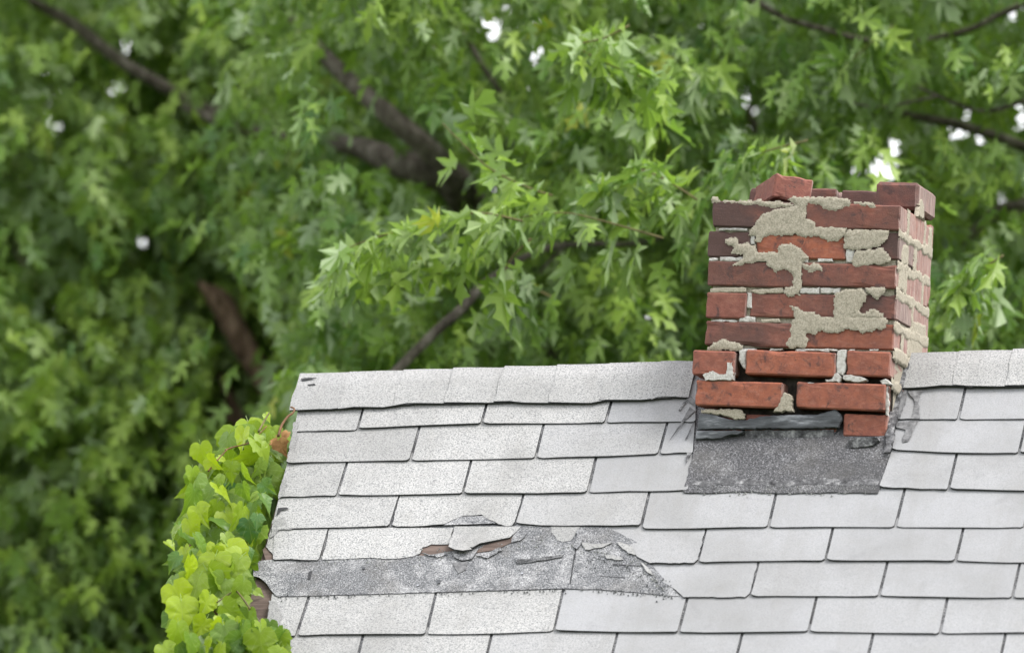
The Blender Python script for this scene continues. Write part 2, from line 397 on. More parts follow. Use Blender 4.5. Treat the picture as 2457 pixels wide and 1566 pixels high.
def slot(a, b): return (pu(*a), pu(*b))
GAP = 0.0033
ROWS = [
 ([(713,1035),(853,1032),(867,1030),(987,1022),(1152,1018),(1300,1016),(1454,1014),(1649,1012),(2149,1006),(2457,1006)],
  [((870,980),(859,1029)),((1167,968),(1157,1014)),((1468,962),(1456,1004)),'C',((2317,928),(2301,999))]),
 ([(702,1112),(745,1109),(981,1106),(1280,1099),(1438,1097),(1583,1088),(1662,1086),(2141,1080),(2294,1088),(2441,1087)],
  [((1005,1025),(987,1099)),((1303,1019),(1286,1096)),((1601,1014),(1584,1078)),'C',((2462,1010),(2446,1084))]),
 ([(687,1192),(803,1189),(1106,1185),(1300,1186),(1405,1182),(1648,1176),(2112,1170),(2274,1175),(2457,1178)],
  [((831,1112),(812,1180)),((1129,1106),(1113,1177)),((1428,1100),(1412,1179)),'C',((2295,1090),(2278,1169))]),
 ([(664,1270),(702,1269),(928,1261),(1065,1257),(1196,1258),(1300,1261),(1537,1262),(1545,1269),(1680,1269),(1845,1265),(2145,1265),(2457,1265)],
  [((959,1189),(937,1259)),'T',((1256,1187),(1238,1250)),((1557,1180),(1542,1252)),((1862,1180),(1846,1257)),((2169,1180),(2150,1257))]),
 ([(671,1343),(761,1345),(882,1337),(962,1338),(1085,1338),(1558,1349),(1669,1349),(1977,1345),(2290,1347),(2457,1349)],
  [((785,1282),(769,1341)),'S',((1693,1269),(1676,1342)),((1998,1267),(1983,1337)),((2312,1265),(2294,1345))]),
 ([(1600,1431),(1792,1431),(2105,1430),(2426,1434),(2457,1434)],
  ['S6',((1819,1349),(1801,1422)),((2130,1345),(2111,1424)),((2447,1351),(2431,1426))]),
 ([(650,1528),(708,1527),(743,1524),(1020,1521),(1211,1519),(1328,1514),(1624,1518),(1935,1516),(2248,1520),(2457,1517)],
  [((735,1448),(718,1504)),((1040,1439),(1028,1502)),((1346,1431),(1332,1503)),((1649,1433),(1630,1512)),((1959,1431),(1942,1509)),((2273,1433),(2258,1509))]),
 ([(600,1614),(1200,1607),(1800,1603),(2457,1603)],
  [((869,1524),(855,1595)),((1178,1522),(1163,1595)),((1480,1520),(1464,1595)),((1781,1518),(1763,1595)),((2095,1520),(2078,1595)),((2413,1518),(2397,1595))]),
]
CHL = [rp(*q) for q in [(1672,900),(1668,1010),(1662,1086),(1650,1176)]]
CHR = [rp(*q) for q in [(2166,930),(2152,1006),(2141,1080),(2110,1171)]]
def chl(v): return float(np.interp(v, [q[1] for q in CHL], [q[0] for q in CHL]))
def chr_(v): return float(np.interp(v, [q[1] for q in CHR], [q[0] for q in CHR]))
def tab(l, r, f, tone=None, **k):
    vb = f(0.5 * (l[1] + r[1])); u = 0.5 * (l[1] + r[1])
    tn = random.uniform(0, 0.14) if tone is None else tone
    if vb < 0.5 and u < pu(1000, 1000): tn += 0.14
    shingle((l[0] + GAP, l[1] + GAP), (r[0] - GAP, r[1] - GAP), f, vb, grit_at(u, vb), tn, ncol=10, **k)
proto = None
def span_right(l, f, last=None):
    """carry a course on to the far end of the roof with copies of one tab"""
    global proto
    u = l[1]; d = l[0] - l[1]; vb = f(u)
    while u < U1 - 0.05:
        r = min(u + 0.305, U1)
        if r - u < 0.3 or proto is None or u < 1.1:
            tab((u + d, u), (r + d, r), f)
            if r - u > 0.3 and u > 1.1: proto = roof.children[-1] if False else bpy.data.objects[-1] if False else None
        else:
            copy_of(proto, roof, to_roof(0.5 * (u + r), vb - 0.5 * HL))
        u = r
for ri, (edge, seams) in enumerate(ROWS):
    f = line(edge); vb0 = f(pu(1300, edge[0][1]))
    prev = None
    def rk(v): return (rake_u(v - HL), rake_u(v))
    skip = None
    first = True
    for s in seams:
        if s == 'C':                                        # course stops against the chimney and starts again
            v = f(chl(0.5)); v = f(chl(v))
            tab(prev, (chl(v - HL) + GAP, chl(v) + GAP), f, rnd=True)
            v = f(chr_(v)); prev = (chr_(v - HL) - GAP, chr_(v) - GAP); continue
        if s == 'T': skip = 'T'; continue
        if s in ('S', 'S6'):
            prev = None; skip = s; continue
        cur = slot(*s)
        if skip == 'S': skip = None; prev = cur; first = False; continue
        if skip == 'S6': skip = None; prev = cur; first = False; continue
        if prev is None:
            v = f(rake_u(vb0)); prev = rk(v)
        if skip == 'T':
            skip = None                                      # the notched tab is traced below
        else:
            tab(prev, cur, f, curl=(0, 0) if random.random() < 0.7 else (0.003, 0.002))
        prev = cur
    span_right(prev, f)
# courses below the picture
vlast = ROWS and line(ROWS[-1][0])(0)
k = 0; v = vlast + EXPO
first_tab = None
while v < VE + 0.02:
    off = 0.5 * (k % 2) * 0.305; u = rake_u(v) + 0.13 + off
    tab((rake_u(v), rake_u(v)), (u, u), lambda x, vv=v: vv)
    while u < U1 - 0.05:
        r = min(u + 0.305, U1)
        if r - u < 0.3 or first_tab is None:
            shingle((u + GAP, u + GAP), (r - GAP, r - GAP), lambda x, vv=v: vv, v, 0.15, 0.03, ncol=10)
            if first_tab is None:
                first_tab = [o for o in bpy.data.objects if o.name.startswith('shingle')][-1]
                first_tab = max((o for o in roof.children if o.name.startswith('shingle')), key=lambda o: o.name)
        else:
            c = copy_of(first_tab, roof, to_roof(0.5 * (u + r), v - 0.5 * HL))
        u = r
    v += EXPO; k += 1

# ---- torn and missing tabs
SH = M['shingle']
# notched tab of the fourth course
fl = slot((959,1189),(937,1259)); fr = slot((1256,1187),(1238,1250))
roof_poly([(963,1165),(941,1258),(952,1262),(1000,1261),(1065,1256),(1085,1246),(1109,1236),(1156,1232),(1164,1240),(1178,1247),(1196,1256),(1215,1261),(1228,1260),(1235,1250),(1258,1165)],
          'torn_shingle', SH, 0.0045, 0.0038, wob=0.0012)
roof_poly([(1060,1240),(1180,1236),(1200,1254),(1065,1259)], 'shingle_backing', M['granule'], 0.0042, 0.002)
# fifth course: rake to first slot, long tab with a broken end
roof_poly([(650,1262),(645,1281),(638,1308),(655,1330),(671,1343),(700,1342),(761,1345),(766,1338),(780,1283),(784,1262)], 'torn_shingle', SH, 0.005, 0.0038, wob=0.0012, tone=0.05)
roof_poly([(789,1262),(786,1283),(773,1341),(800,1341),(882,1337),(925,1340),(962,1338),(990,1334),(1008,1326),(1013,1311),(1022,1309),(1035,1303),(1076,1303),(1081,1290),(1086,1262)], 'torn_shingle', SH, 0.005, 0.0038, wob=0.0012)
roof_poly([(1000,1296),(1082,1292),(1100,1335),(1000,1338)], 'bare_board', M['wood'], 0.0022, 0.002)
roof_poly([(1140,1325),(1160,1308),(1240,1282),(1235,1296),(1190,1318)], 'bare_board', M['wood'], 0.0072, 0.002)
roof_poly([(630,1318),(642,1308),(676,1348),(640,1352)], 'bare_board', M['wood'], 0.0022, 0.002)
roof_poly([(1091,1262),(1086,1285),(1098,1302),(1118,1315),(1136,1318),(1151,1308),(1190,1299),(1224,1291),(1238,1277),(1250,1262)], 'torn_shingle', SH, 0.006, 0.0038,
          lift=[0,0,.002,.006,.008,.007,.005,.004,.002,0])
roof_poly([(1088,1276),(1080,1300),(1078,1318),(1092,1326),(1112,1328),(1134,1322),(1118,1306),(1104,1290)], 'curled_flap', SH, 0.010, 0.0038, lift=[0,.005,.010,.012,.011,.007,.005,.002])
roof_poly([(1084,1322),(1112,1334),(1136,1326),(1150,1312),(1132,1340),(1108,1344),(1090,1336)], 'torn_scrap', M['granule'], 0.008, 0.003)
roof_poly([(1316,1255),(1322,1276),(1336,1296),(1352,1300),(1370,1296),(1382,1280),(1394,1255)], 'torn_scrap', SH, 0.0070, 0.0008, wob=0.004, tone=0.22)
for q, hh in (([(1250,1262),(1262,1280),(1248,1296),(1228,1300),(1232,1284)], .008), ([(1386,1268),(1398,1292),(1384,1316),(1374,1310)], .010), ([(1396,1300),(1440,1304),(1470,1300),(1446,1312),(1404,1318)], .008),
              ([(1480,1298),(1512,1306),(1524,1330),(1506,1326)], .009), ([(1536,1344),(1556,1362),(1566,1378),(1548,1366)], .009), ([(1236,1336),(1300,1330),(1340,1322),(1352,1330),(1300,1344),(1240,1350)], .008),
              ([(1140,1332),(1170,1326),(1200,1312),(1206,1318),(1170,1338)], .009), ([(1450,1330),(1490,1334),(1496,1342),(1456,1340)], .008), ([(1010,1326),(1040,1330),(1072,1328),(1050,1336)], .008)):
    roof_poly(q, 'torn_scrap', random.choice((SH, M['granule'])), hh, 0.002, wob=0.0028, tone=random.uniform(.1, .35), lift=None)
for q in ([(1380,1312),(1372,1360),(1366,1400),(1369,1400),(1376,1360),(1384,1314)], [(1470,1352),(1540,1356),(1541,1358),(1470,1356)], [(1440,1380),(1500,1384),(1500,1386),(1440,1382)]):
    roof_poly(q, 'crack', M['edge'], 0.0069, 0.0005, wob=0.0009)
roof_poly([(1391,1250),(1400,1276),(1412,1288),(1440,1298),(1462,1296),(1486,1292),(1502,1300),(1512,1316),(1530,1334),(1560,1349),(1620,1349),(1664,1349),(1674,1340),(1690,1269),(1692,1250)],
          'torn_shingle', SH, 0.0082, 0.0038, wob=0.002, grit=0.35, tone=0.04)
roof_poly([(1535,1330),(1552,1348),(1566,1372),(1590,1392),(1620,1412),(1640,1431),(1700,1431),(1788,1431),(1798,1422),(1815,1349),(1816,1330)],
          'torn_shingle', SH, 0.0065, 0.0038, wob=0.0016, grit=0.2)
roof_poly([(1662,1150),(1760,1148),(1880,1152),(2000,1147),(2112,1150),(2106,1164),(1980,1162),(1860,1166),(1740,1163),(1660,1165)], 'tar_stain', M['tar'], 0.0092, 0.0006, wob=0.005)
# the bared grey strip where a course has blown off
strip = roof_poly([(622,1345),(606,1360),(608,1381),(622,1384),(637,1396),(648,1412),(661,1428),(668,1430),(900,1424),(1160,1416),(1349,1411),(1440,1413),(1530,1420),(1600,1428),(1630,1429),(1600,1396),(1560,1350),(1530,1300),(1440,1255),(1250,1250),(1200,1290),(1090,1320),(1020,1332),(900,1330),(700,1335)],
                  'bared_strip', M['granule'], 0.0032, 0.0036, wob=0.0009)
roof_poly([(1240,1350),(1300,1344),(1350,1335),(1346,1330),(1290,1338),(1240,1341)], 'torn_scrap', M['stain'], 0.0085, 0.0015, wob=0.0008)
roof_poly([(1085,1350),(1122,1346),(1118,1366),(1100,1374)], 'torn_scrap', M['stain'], 0.0075, 0.001, wob=0.002)
roof_poly([(741,1371),(750,1368),(744,1390),(738,1388)], 'nail_hole', M['edge'], 0.0070, 0.001)
nail = roof_poly([(1048,1390),(1055,1389),(1056,1397),(1049,1399)], 'nail_head', M['lead'], 0.0072, 0.003)
for x, y in ((1000, 1400), (1250, 1372), (870, 1360)):
    roof_poly([(x, y), (x + 5, y - 1), (x + 5, y + 4), (x, y + 5)], 'nail_head', M['lead'], 0.0072, 0.002)

def crumbs(px, n, spread, m, size=(.002, .006)):
    V = []; F = []; h0 = .0105
    for k in range(n):
        i = random.randrange(len(px) - 1); t = random.random(); a, b = px[i], px[i + 1]
        u, v = rp(a[0] + (b[0] - a[0]) * t + random.gauss(0, spread * .6), a[1] + (b[1] - a[1]) * t + random.gauss(0, spread), .009)
        q = random.uniform(*size); base = len(V); an = random.uniform(0, 6.28); c5 = 5
        ring = [(u + q * random.uniform(.6, 1) * math.cos(an + j * 6.283 / c5), v + q * random.uniform(.5, .9) * math.sin(an + j * 6.283 / c5)) for j in range(c5)]
        V += [to_roof(x, y, h0 - .004) for x, y in ring] + [to_roof(u, v, h0 + q * .25)]
        F += [(base + j, base + (j + 1) % c5, base + c5) if True else 0 for j in range(c5)]
    F = [f[::-1] for f in F]
    o = obj('loose_granules', V, F, m, roof); o['kind'] = 'stuff'; o['grit'] = 1.0; o['tone'] = 0.0
crumbs([(668,1432),(900,1427),(1160,1419),(1440,1416),(1620,1430)], 150, 3, M['granule'], (.0012, .0035))
crumbs([(770,1345),(962,1340),(1090,1330),(1250,1300),(1400,1310),(1520,1350),(1600,1410)], 160, 9, M['shingle'], (.0015, .005))
crumbs([(1400,1330),(1480,1345),(1560,1390),(1610,1420)], 120, 14, M['granule'], (.0015, .004))
crumbs([(1655,1174),(1800,1176),(1950,1176),(2105,1172)], 140, 3, M['granule'], (.001, .0025))
crumbs([(1668,1172),(1800,1174),(1950,1172),(2100,1170)], 380, 6, M['shingle'], (.0015, .004))
# ---- frayed rake edge
for q, m, h in (([(668,1218),(690,1217),(692,1220),(676,1223),(664,1236)], 'edge', 0.0112), ([(655,1246),(682,1240),(690,1262),(704,1270),(668,1271),(648,1290)], 'granule', 0.0095),
             ([(705,1012),(716,1012),(708,1090),(695,1110),(690,1104)], 'granule', 0.0105), ([(676,1150),(688,1150),(684,1186),(668,1196)], 'granule', 0.0105),
             ([(645,1440),(664,1440),(676,1480),(668,1510),(640,1512)], 'granule', 0.0125), ([(646,1508),(668,1506),(669,1510),(648,1513)], 'edge', 0.0135)):
    roof_poly(q, 'frayed_edge', M[m] if m == 'edge' else M['shingle'], h - 0.0015, 0.001, wob=0.003, tone=0.45)

# ---- ridge caps
CAPF_L = line([(715,985),(751,982),(818,982),(824,977),(934,978),(963,969),(1167,966),(1248,962),(1253,966),(1308,966),(1424,967),(1438,960),(1564,960),(1583,953),(1660,952)], 0.016)
CAPF_R = line([(2155,932),(2206,931),(2258,925),(2284,924),(2331,928),(2412,927),(2457,925)], 0.016)
def ridge_cap(u0, u1, f, tone):
    prof = []
    V = []; F = []; I = []; SM = []; ncol = 6; th = 0.004
    rows = 9
    def sec(u, k, lift):
        if k < 4:   # front slope
            v = f(u) * (1 - k / 4.0) + (vr_(u) + 0.018) * (k / 4.0); h = 0.010 + lift + 0.002 * (1 - k / 4)
            p = roof_pt(u, v, h)
        elif k == 4: p = roof_pt(u, vr_(u), 0) + np.array([0, 0, 0.010 + lift])
        else:
            t = (k - 4) / 4.0; p = back_pt(u, vr_(u) + 0.018 + 0.107 * (t - 0.25) / 0.75, 0.010 + lift)
        return p
    uc = 0.5 * (u0 + u1); pc = np.array([uc, 0, RIDGE_Z])
    for layer in (1, 0):
        for k in range(rows):
            for i in range(ncol):
                t = i / (ncol - 1); u = u0 + (u1 - u0) * t
                lift = 0.0036 * (1 - t) + (th if layer else 0) + 0.0008 * math.sin(t * 5 + u0 * 9)
                V.append(sec(u + (0.002 * math.sin(k * 2 + u0 * 70) if i == 0 else 0), k, lift) - pc)
    n = rows * ncol
    for k in range(rows - 1):
        for i in range(ncol - 1):
            a = k * ncol + i; F.append((a, a + 1, a + 1 + ncol, a + ncol)); I.append(0); SM.append(True)
            a += n; F.append((a, a + ncol, a + 1 + ncol, a + 1)); I.append(1); SM.append(True)
    ring = list(range(ncol)) + [k * ncol + ncol - 1 for k in range(1, rows)] + [(rows - 1) * ncol + i for i in range(ncol - 2, -1, -1)] + [k * ncol for k in range(rows - 2, 0, -1)]
    b = len(V); V += [V[q] for q in ring] + [V[q + n] for q in ring]; L = len(ring)
    for q in range(L):
        q2 = (q + 1) % L; F.append((b + q2, b + q, b + L + q, b + L + q2)); I.append(1); SM.append(False)
    I = [2 if (k >= len(I) - L + ncol + rows - 2 + ncol - 1) else m_ for k, m_ in enumerate(I)]
    o = obj('ridge_cap', V, F, None, roof, SM, [M['shingle'], M['edge'], M['stain']], I, pc - [HX, 0, 0])
    o['grit'] = 1.0; o['tone'] = tone
steps = [(721,898),(841,892),(969,886),(1091,883),(1211,879),(1340,876),(1463,873),(1586,867)]
us = [pu(*q) for q in steps] + [chl(0.05) - 0.006]
for i in range(len(us) - 1):
    e = us[i + 1] + (0.05 if i < len(us) - 2 else 0)
    ridge_cap(us[i], e, CAPF_L, [0.34, 0.16, 0.12, 0.10, 0.08, 0.10, 0.08, 0.12][i])
ur = [pu(2166, 862), pu(2302, 845), pu(2432, 838)]
while ur[-1] < U1 - 0.02: ur.append(min(ur[-1] + 0.127, U1))
for i in range(len(ur) - 1):
    ridge_cap(ur[i], min(ur[i + 1] + 0.05, U1), CAPF_R, [0.20, 0.16, 0.10][min(i, 2)])
for q in ([(722,908),(732,906),(760,906),(735,911),(724,913)], [(738,922),(754,919),(757,923),(741,925)]):
    roof_poly(q, 'crack', M['edge'], 0.0165, 0.0012, wob=0.0008)

# ---- tar, stains and apron round the chimney foot
roof_poly([(1672,1020),(2150,1015),(2146,1060),(2134,1085),(2118,1150),(2106,1182),(2000,1180),(1900,1183),(1800,1178),(1700,1182),(1640,1180),(1652,1130),(1664,1080)], 'apron', M['apron'], 0.0062, 0.003, wob=0.002)
roof_poly([(2146,862),(2170,852),(2180,868),(2172,905),(2160,960),(2152,1010),(2144,1050),(2136,1085),(2122,1085),(2130,1010),(2140,930)], 'tar_seal', M['tar'], 0.016, 0.004, wob=0.004)
for q in ([(2176,856),(2190,856),(2186,930),(2172,930)], [(2156,935),(2176,935),(2172,965),(2160,1004),(2150,1004)],
          [(2178,938),(2214,936),(2204,960),(2208,1004),(2186,1004),(2194,960)], [(2148,1012),(2204,1008),(2192,1030),(2180,1058),(2166,1060),(2172,1030),(2150,1024)]):
    roof_poly(q, 'tar_stain', M['stain'], 0.0112, 0.0006, wob=0.003)
for q in ([(1640,964),(1650,958),(1632,985),(1628,984)], [(1655,975),(1668,985),(1640,1012),(1610,1050),(1606,1056),(1630,1020)], [(1664,1010),(1666,1012),(1646,1055),(1644,1054)],
          [(1636,940),(1652,945),(1670,960),(1668,975),(1652,962)], [(1648,1086),(1660,1086),(1652,1100),(1646,1112)]):
    roof_poly(q, 'tar_stain', M['tar'] if len(q) == 4 else M['stain'], 0.0112, 0.0006, wob=0.0012)

# ================================================================== chimney
CY = -0.226; LEAN = math.radians(3.1); CW, CD = 0.455, 0.43
def cp_world(x, y, yy=CY):
    d = ray(x, y); t = (yy - CAM[1]) / d[1]; return CAM + t * d
base_w = cp_world(1679, 1060)
CL, SL = math.cos(LEAN), math.sin(LEAN)
def cp(x, y, yy=CY):
    """photo point on the stack's front face -> stack frame (x right, z up along the lean)"""
    p = cp_world(x, y, yy) - base_w
    return float(p[0] * CL - p[2] * SL), float(p[0] * SL + p[2] * CL)
chimney_loc = base_w - np.array([HX, 0, 0])
top_z = cp(1920, 487)[1]
cv, cf = box_data(0.030, CW - 0.004, 0.050, CD - 0.012, -0.45, top_z - 0.012)
chimney = obj('chimney', cv, cf, None, house, mats=[M['mortar'], M['soot_shade']], idx=[1, 1, 1, 0, 1, 0], loc=chimney_loc, rot=(0, LEAN, 0))
chimney['label'] = 'leaning red brick chimney with crumbling mortar and missing top bricks'
def brick(x0, x1, y0, y1, z0, z1, soot_shade=0.3, hue=0.5, rough=0.0035, rotz=0.0, parent=None, name='brick', loc=None, rot=None):
    """a worn brick: chamfered, edges chipped"""
    w, d, h = x1 - x0, y1 - y0, z1 - z0
    bm = bmesh.new(); bmesh.ops.create_cube(bm, size=1.0)
    for v in bm.verts: v.co = Vector((v.co.x * w, v.co.y * d, v.co.z * h))
    bmesh.ops.bevel(bm, geom=list(bm.edges), offset=rough, segments=1, affect='EDGES', profile=0.6)
    bm.normal_update()
    long_ = [e for e in bm.edges if e.calc_length() > .03]
    bmesh.ops.subdivide_edges(bm, edges=long_, cuts=5, use_grid_fill=True)
    sd = Vector((random.uniform(0, 50), random.uniform(0, 50), random.uniform(0, 50)))
    for v in bm.verts:
        c = v.co; near = sum((abs(c.x) > w / 2 - .006, abs(c.y) > d / 2 - .006, abs(c.z) > h / 2 - .006))
        nz = mnoise.noise_vector(c * 42 + sd)
        v.co += nz * .0011
        if near >= 2:
            k = max(0.0, mnoise.noise(c * 38 + sd * 1.7)) ** 1.5 * (.011 if rough > .0045 else .0075)
            v.co -= Vector((math.copysign(k, c.x) if abs(c.x) > w / 2 - .006 else 0, math.copysign(k, c.y) if abs(c.y) > d / 2 - .006 else 0, math.copysign(k, c.z) if abs(c.z) > h / 2 - .006 else 0))
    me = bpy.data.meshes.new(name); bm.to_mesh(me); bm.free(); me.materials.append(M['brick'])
    o = bpy.data.objects.new(name, me); C.objects.link(o); o.parent = chimney if parent is None else parent
    o.location = loc if loc is not None else (0.5 * (x0 + x1), 0.5 * (y0 + y1), 0.5 * (z0 + z1))
    o.rotation_euler = rot if rot is not None else (random.uniform(-.008, .008), random.uniform(-.006, .006), rotz + random.uniform(-.012, .012))
    o['soot_shade'] = float(soot_shade); o['hue'] = float(hue)
    return o
BW = 0.100
# front faces traced: (x0, x1, top, bottom, soot, hue, set-back)
FRONT = [
 [(1708,1916,483,546,1.0,.30,0),(1932,2144,489,550,.60,.45,.000)],
 [(1698,1799,556,618,.95,.30,.004),(1814,2029,562,620,.28,.95,.002),(2042,2141,556,620,.95,.2,.006)],
 [(1698,1908,628,688,.68,.55,.001),(1921,2137,632,689,.60,.45,.0)],
 [(1695,1793,702,764,.30,.25,.0),(1798,2010,704,763,.55,.45,.003),(2024,2129,704,764,.85,.4,.005)],
 [(1692,1902,772,831,.75,.40,.0),(1912,2126,774,836,.40,.80,.004)],
 [(1665,1766,842,902,.12,.35,-.012),(1791,2007,843,902,.16,.70,-.010),(2031,2137,843,903,.20,.55,-.006)],
 [(1671,1880,915,976,.12,.75,-.012),(1912,2127,919,983,.22,.60,-.010)],
]
levels = []
for ci, row in enumerate(FRONT):
    zs = [cp(0.5 * (r[0] + r[1]), r[2])[1] for r in row] + [cp(0.5 * (r[0] + r[1]), r[3])[1] for r in row]
    levels.append((min(zs[len(row):]), max(zs[:len(row)])))
    odd = len(row) == 2
    for bi, (xa, xb, ya, yb, soot_shade, hue, back) in enumerate(row):
        x0, z1 = cp(xa, 0.5 * (ya + yb))[0], cp(0.5 * (xa + xb), ya)[1]
        x1, z0 = cp(xb, 0.5 * (ya + yb))[0], cp(0.5 * (xa + xb), yb)[1]
        last = bi == len(row) - 1
        if last and ci < 5: x1 = CW + random.uniform(-.001, .002)
        depth = BW if (odd or bi == 1) else 0.209
        brick(x0, x1, back, back + depth, z0, z1, min(1.0, soot_shade + .06) if ci < 5 else soot_shade + .06, hue if ci < 5 else min(1, hue + .15))
    z0, z1 = levels[-1]
    xr = CW + (0.008 if ci >= 5 else 0)
    if odd:
        brick(xr - BW, xr + .001, 0.112, 0.318, z0, z1, random.uniform(.2, .6), random.uniform(.2, .6))
        brick(0.0 if ci < 5 else -.03, BW, 0.112, 0.318, z0, z1, .5, .4)
        brick(0, 0.220, CD - BW, CD, z0, z1, .5, .4); brick(0.233, CW + .002, CD - BW, CD, z0, z1, .35, .5)
    else:
        brick(xr - BW, xr + .001, 0.222, CD, z0, z1, random.uniform(.1, .5), random.uniform(.3, .7))
        brick(0.0 if ci < 5 else -.03, BW, 0.222, CD, z0, z1, .5, .4)
        brick(0.112, 0.343, CD - BW, CD, z0, z1, .5, .4)
# broken bottom courses behind the lead
def zc(x, y): return cp(x, y)[1]
brick(cp(2022, 1020)[0], cp(2126, 1020)[0], 0.002, 0.209, zc(2070, 1048), zc(2070, 994), .18, .6)
brick(cp(1784, 1020)[0], cp(2004, 1020)[0], 0.014, 0.11, zc(1900, 1062), zc(1900, 996), .5, .5)
brick(cp(1679, 1020)[0], cp(1776, 1020)[0], 0.012, 0.209, zc(1730, 1064), zc(1730, 996), .5, .5)
for k in range(2):
    z = zc(1900, 1064) - 0.071 * k
    brick(CW - BW, CW + .004, 0.112, 0.318, z - .06, z, .3, .5); brick(0, BW, 0.112, 0.318, z - .06, z, .3, .5)
brick(CW - BW, CW + .004, 0.222, CD, zc(1900, 1050), zc(1900, 992), .3, .5); brick(0, BW, 0.222, CD, zc(1900, 1050), zc(1900, 992), .3, .5)
zbed = 0.5 * (levels[4][0] + levels[5][1])
obj('mortar_bed', *box_data(.010, CW - .006, .013, CD - .010, zbed, top_z - .008), M['mortar'], chimney)
# remains of the course above: back wall and the right rear corner block
zt = levels[0][1] + 0.012
brick(0.02, 0.235, CD - BW, CD, zt, zt + .060, .9, .3); brick(0.247, CW - BW - .012, CD - BW, CD, zt, zt + .058, .9, .2)
corner = brick(CW - BW, CW + .004, 0.205, CD + 0.002, zt, zt + 0.066, .85, .3, rough=.008)
corner['label'] = 'sooty brown corner block standing above the broken top course'

def chimney_patch(zoom, name, m, proud=0.005, plane='front', dens=0.0045, wob=0.0009, drop=0.004):
    """a smear of mortar: irregular outline, rounded rim, lumpy face"""
    P = zoom; Q = []
    for i, a in enumerate(P):
        b = P[(i + 1) % len(P)]; d = math.hypot(b[0] - a[0], b[1] - a[1]); kk = max(1, int(d / dens))
        for s in range(kk):
            t = s / kk; Q.append((a[0] + (b[0] - a[0]) * t + random.gauss(0, wob), a[1] + (b[1] - a[1]) * t + random.gauss(0, wob)))
    n = len(Q); ar = sum(Q[i][0] * Q[(i + 1) % n][1] - Q[(i + 1) % n][0] * Q[i][1] for i in range(n))
    if ar < 0: Q.reverse()
    xc = sum(q[0] for q in Q) / n; zc_ = sum(q[1] for q in Q) / n
    inset = []
    for i in range(n):
        a, b, c = Q[i - 1], Q[i], Q[(i + 1) % n]; tx, tz = c[0] - a[0], c[1] - a[1]; L = math.hypot(tx, tz) + 1e-9
        inset.append((b[0] - tz / L * .0024, b[1] + tx / L * .0024))
    def P3(q, out): return (q[0] - xc, -out, q[1] - zc_) if plane == 'front' else (out, q[0] - xc, q[1] - zc_)
    V = [P3(q, -drop) for q in Q] + [P3(q, 0.0003 if proud > 0 else proud - .002) for q in Q] + [P3(q, proud) for q in inset]
    F = [tuple(2 * n + i for i in t) for t in tessellate_polygon([[Vector((q[0], q[1], 0)) for q in inset]])]
    fa = [sum(inset[t[i] - 2 * n][0] * inset[t[(i + 1) % 3] - 2 * n][1] - inset[t[(i + 1) % 3] - 2 * n][0] * inset[t[i] - 2 * n][1] for i in range(3)) for t in F]
    F = [t if a > 0 else t[::-1] for t, a in zip(F, fa)]
    for r in range(2):
        for i in range(n):
            j = (i + 1) % n; F.append((r * n + i, r * n + j, (r + 1) * n + j, (r + 1) * n + i))
    loc = (xc, -0.0005, zc_) if plane == 'front' else (CW + .001, xc, zc_)
    return obj(name, V, F, m, chimney, loc=loc)
def z1(P): return [cp(1640 + x / 3.009, 390 + y / 3.009) for x, y in P]
def z2(P): return [cp(1600 + x / 3.705, 820 + y / 3.705) for x, y in P]
MO = M['mortar']
def mortar_field(P, m, proud=0.0035, plane='front', cell=0.0027, name='mortar_smear', feather=0.0045):
    A = np.array(P); x0, z0 = A.min(0) - cell; x1, z1q = A.max(0) + cell
    xs = np.arange(x0, x1, cell); zs = np.arange(z0, z1q, cell); X, Z = np.meshgrid(xs, zs)
    X = X + rng.uniform(-.3, .3, X.shape) * cell; Z = Z + rng.uniform(-.3, .3, Z.shape) * cell
    ins = np.zeros(X.shape, bool); dist = np.full(X.shape, 1e3); n = len(A)
    for i in range(n):
        (ax, az), (bx, bz) = A[i], A[(i + 1) % n]
        c = ((az > Z) != (bz > Z)) & (X < (bx - ax) * (Z - az) / (bz - az + 1e-12) + ax); ins ^= c
        t = np.clip(((X - ax) * (bx - ax) + (Z - az) * (bz - az)) / ((bx - ax) ** 2 + (bz - az) ** 2 + 1e-12), 0, 1)
        dist = np.minimum(dist, np.hypot(X - ax - t * (bx - ax), Z - az - t * (bz - az)))
    sd = np.where(ins, dist, -dist); q = rng.uniform(0, 60)
    nz = np.array([mnoise.noise(Vector((a * 75 + q, b * 75, 3.1))) + .6 * mnoise.noise(Vector((a * 210 + q, b * 210, 7.7))) for a, b in zip(X.ravel(), Z.ravel())]).reshape(X.shape)
    sm = np.clip((sd + nz * .0045 + .001) / feather, -.6, 1); H = proud * (1.25 * sm - .25) + nz * .0006 * np.clip(sm * 2, 0, 1)
    idx = -np.ones(X.shape, int); use = sm > -.55; V = []; F = []
    cx, cz = A.mean(0)
    for a, b in zip(*np.nonzero(use)):
        idx[a, b] = len(V); h = H[a, b]
        V.append((X[a, b] - cx, -h, Z[a, b] - cz) if plane == 'front' else (h, X[a, b] - cx, Z[a, b] - cz))
    for a in range(X.shape[0] - 1):
        for b in range(X.shape[1] - 1):
            k = (idx[a, b], idx[a, b + 1], idx[a + 1, b + 1], idx[a + 1, b])
            if min(k) >= 0: F.append(tuple(map(int, k)))
    return obj(name, V, F, m, chimney, True, loc=(cx, -0.0005, cz) if plane == 'front' else (CW + .001, cx, cz))
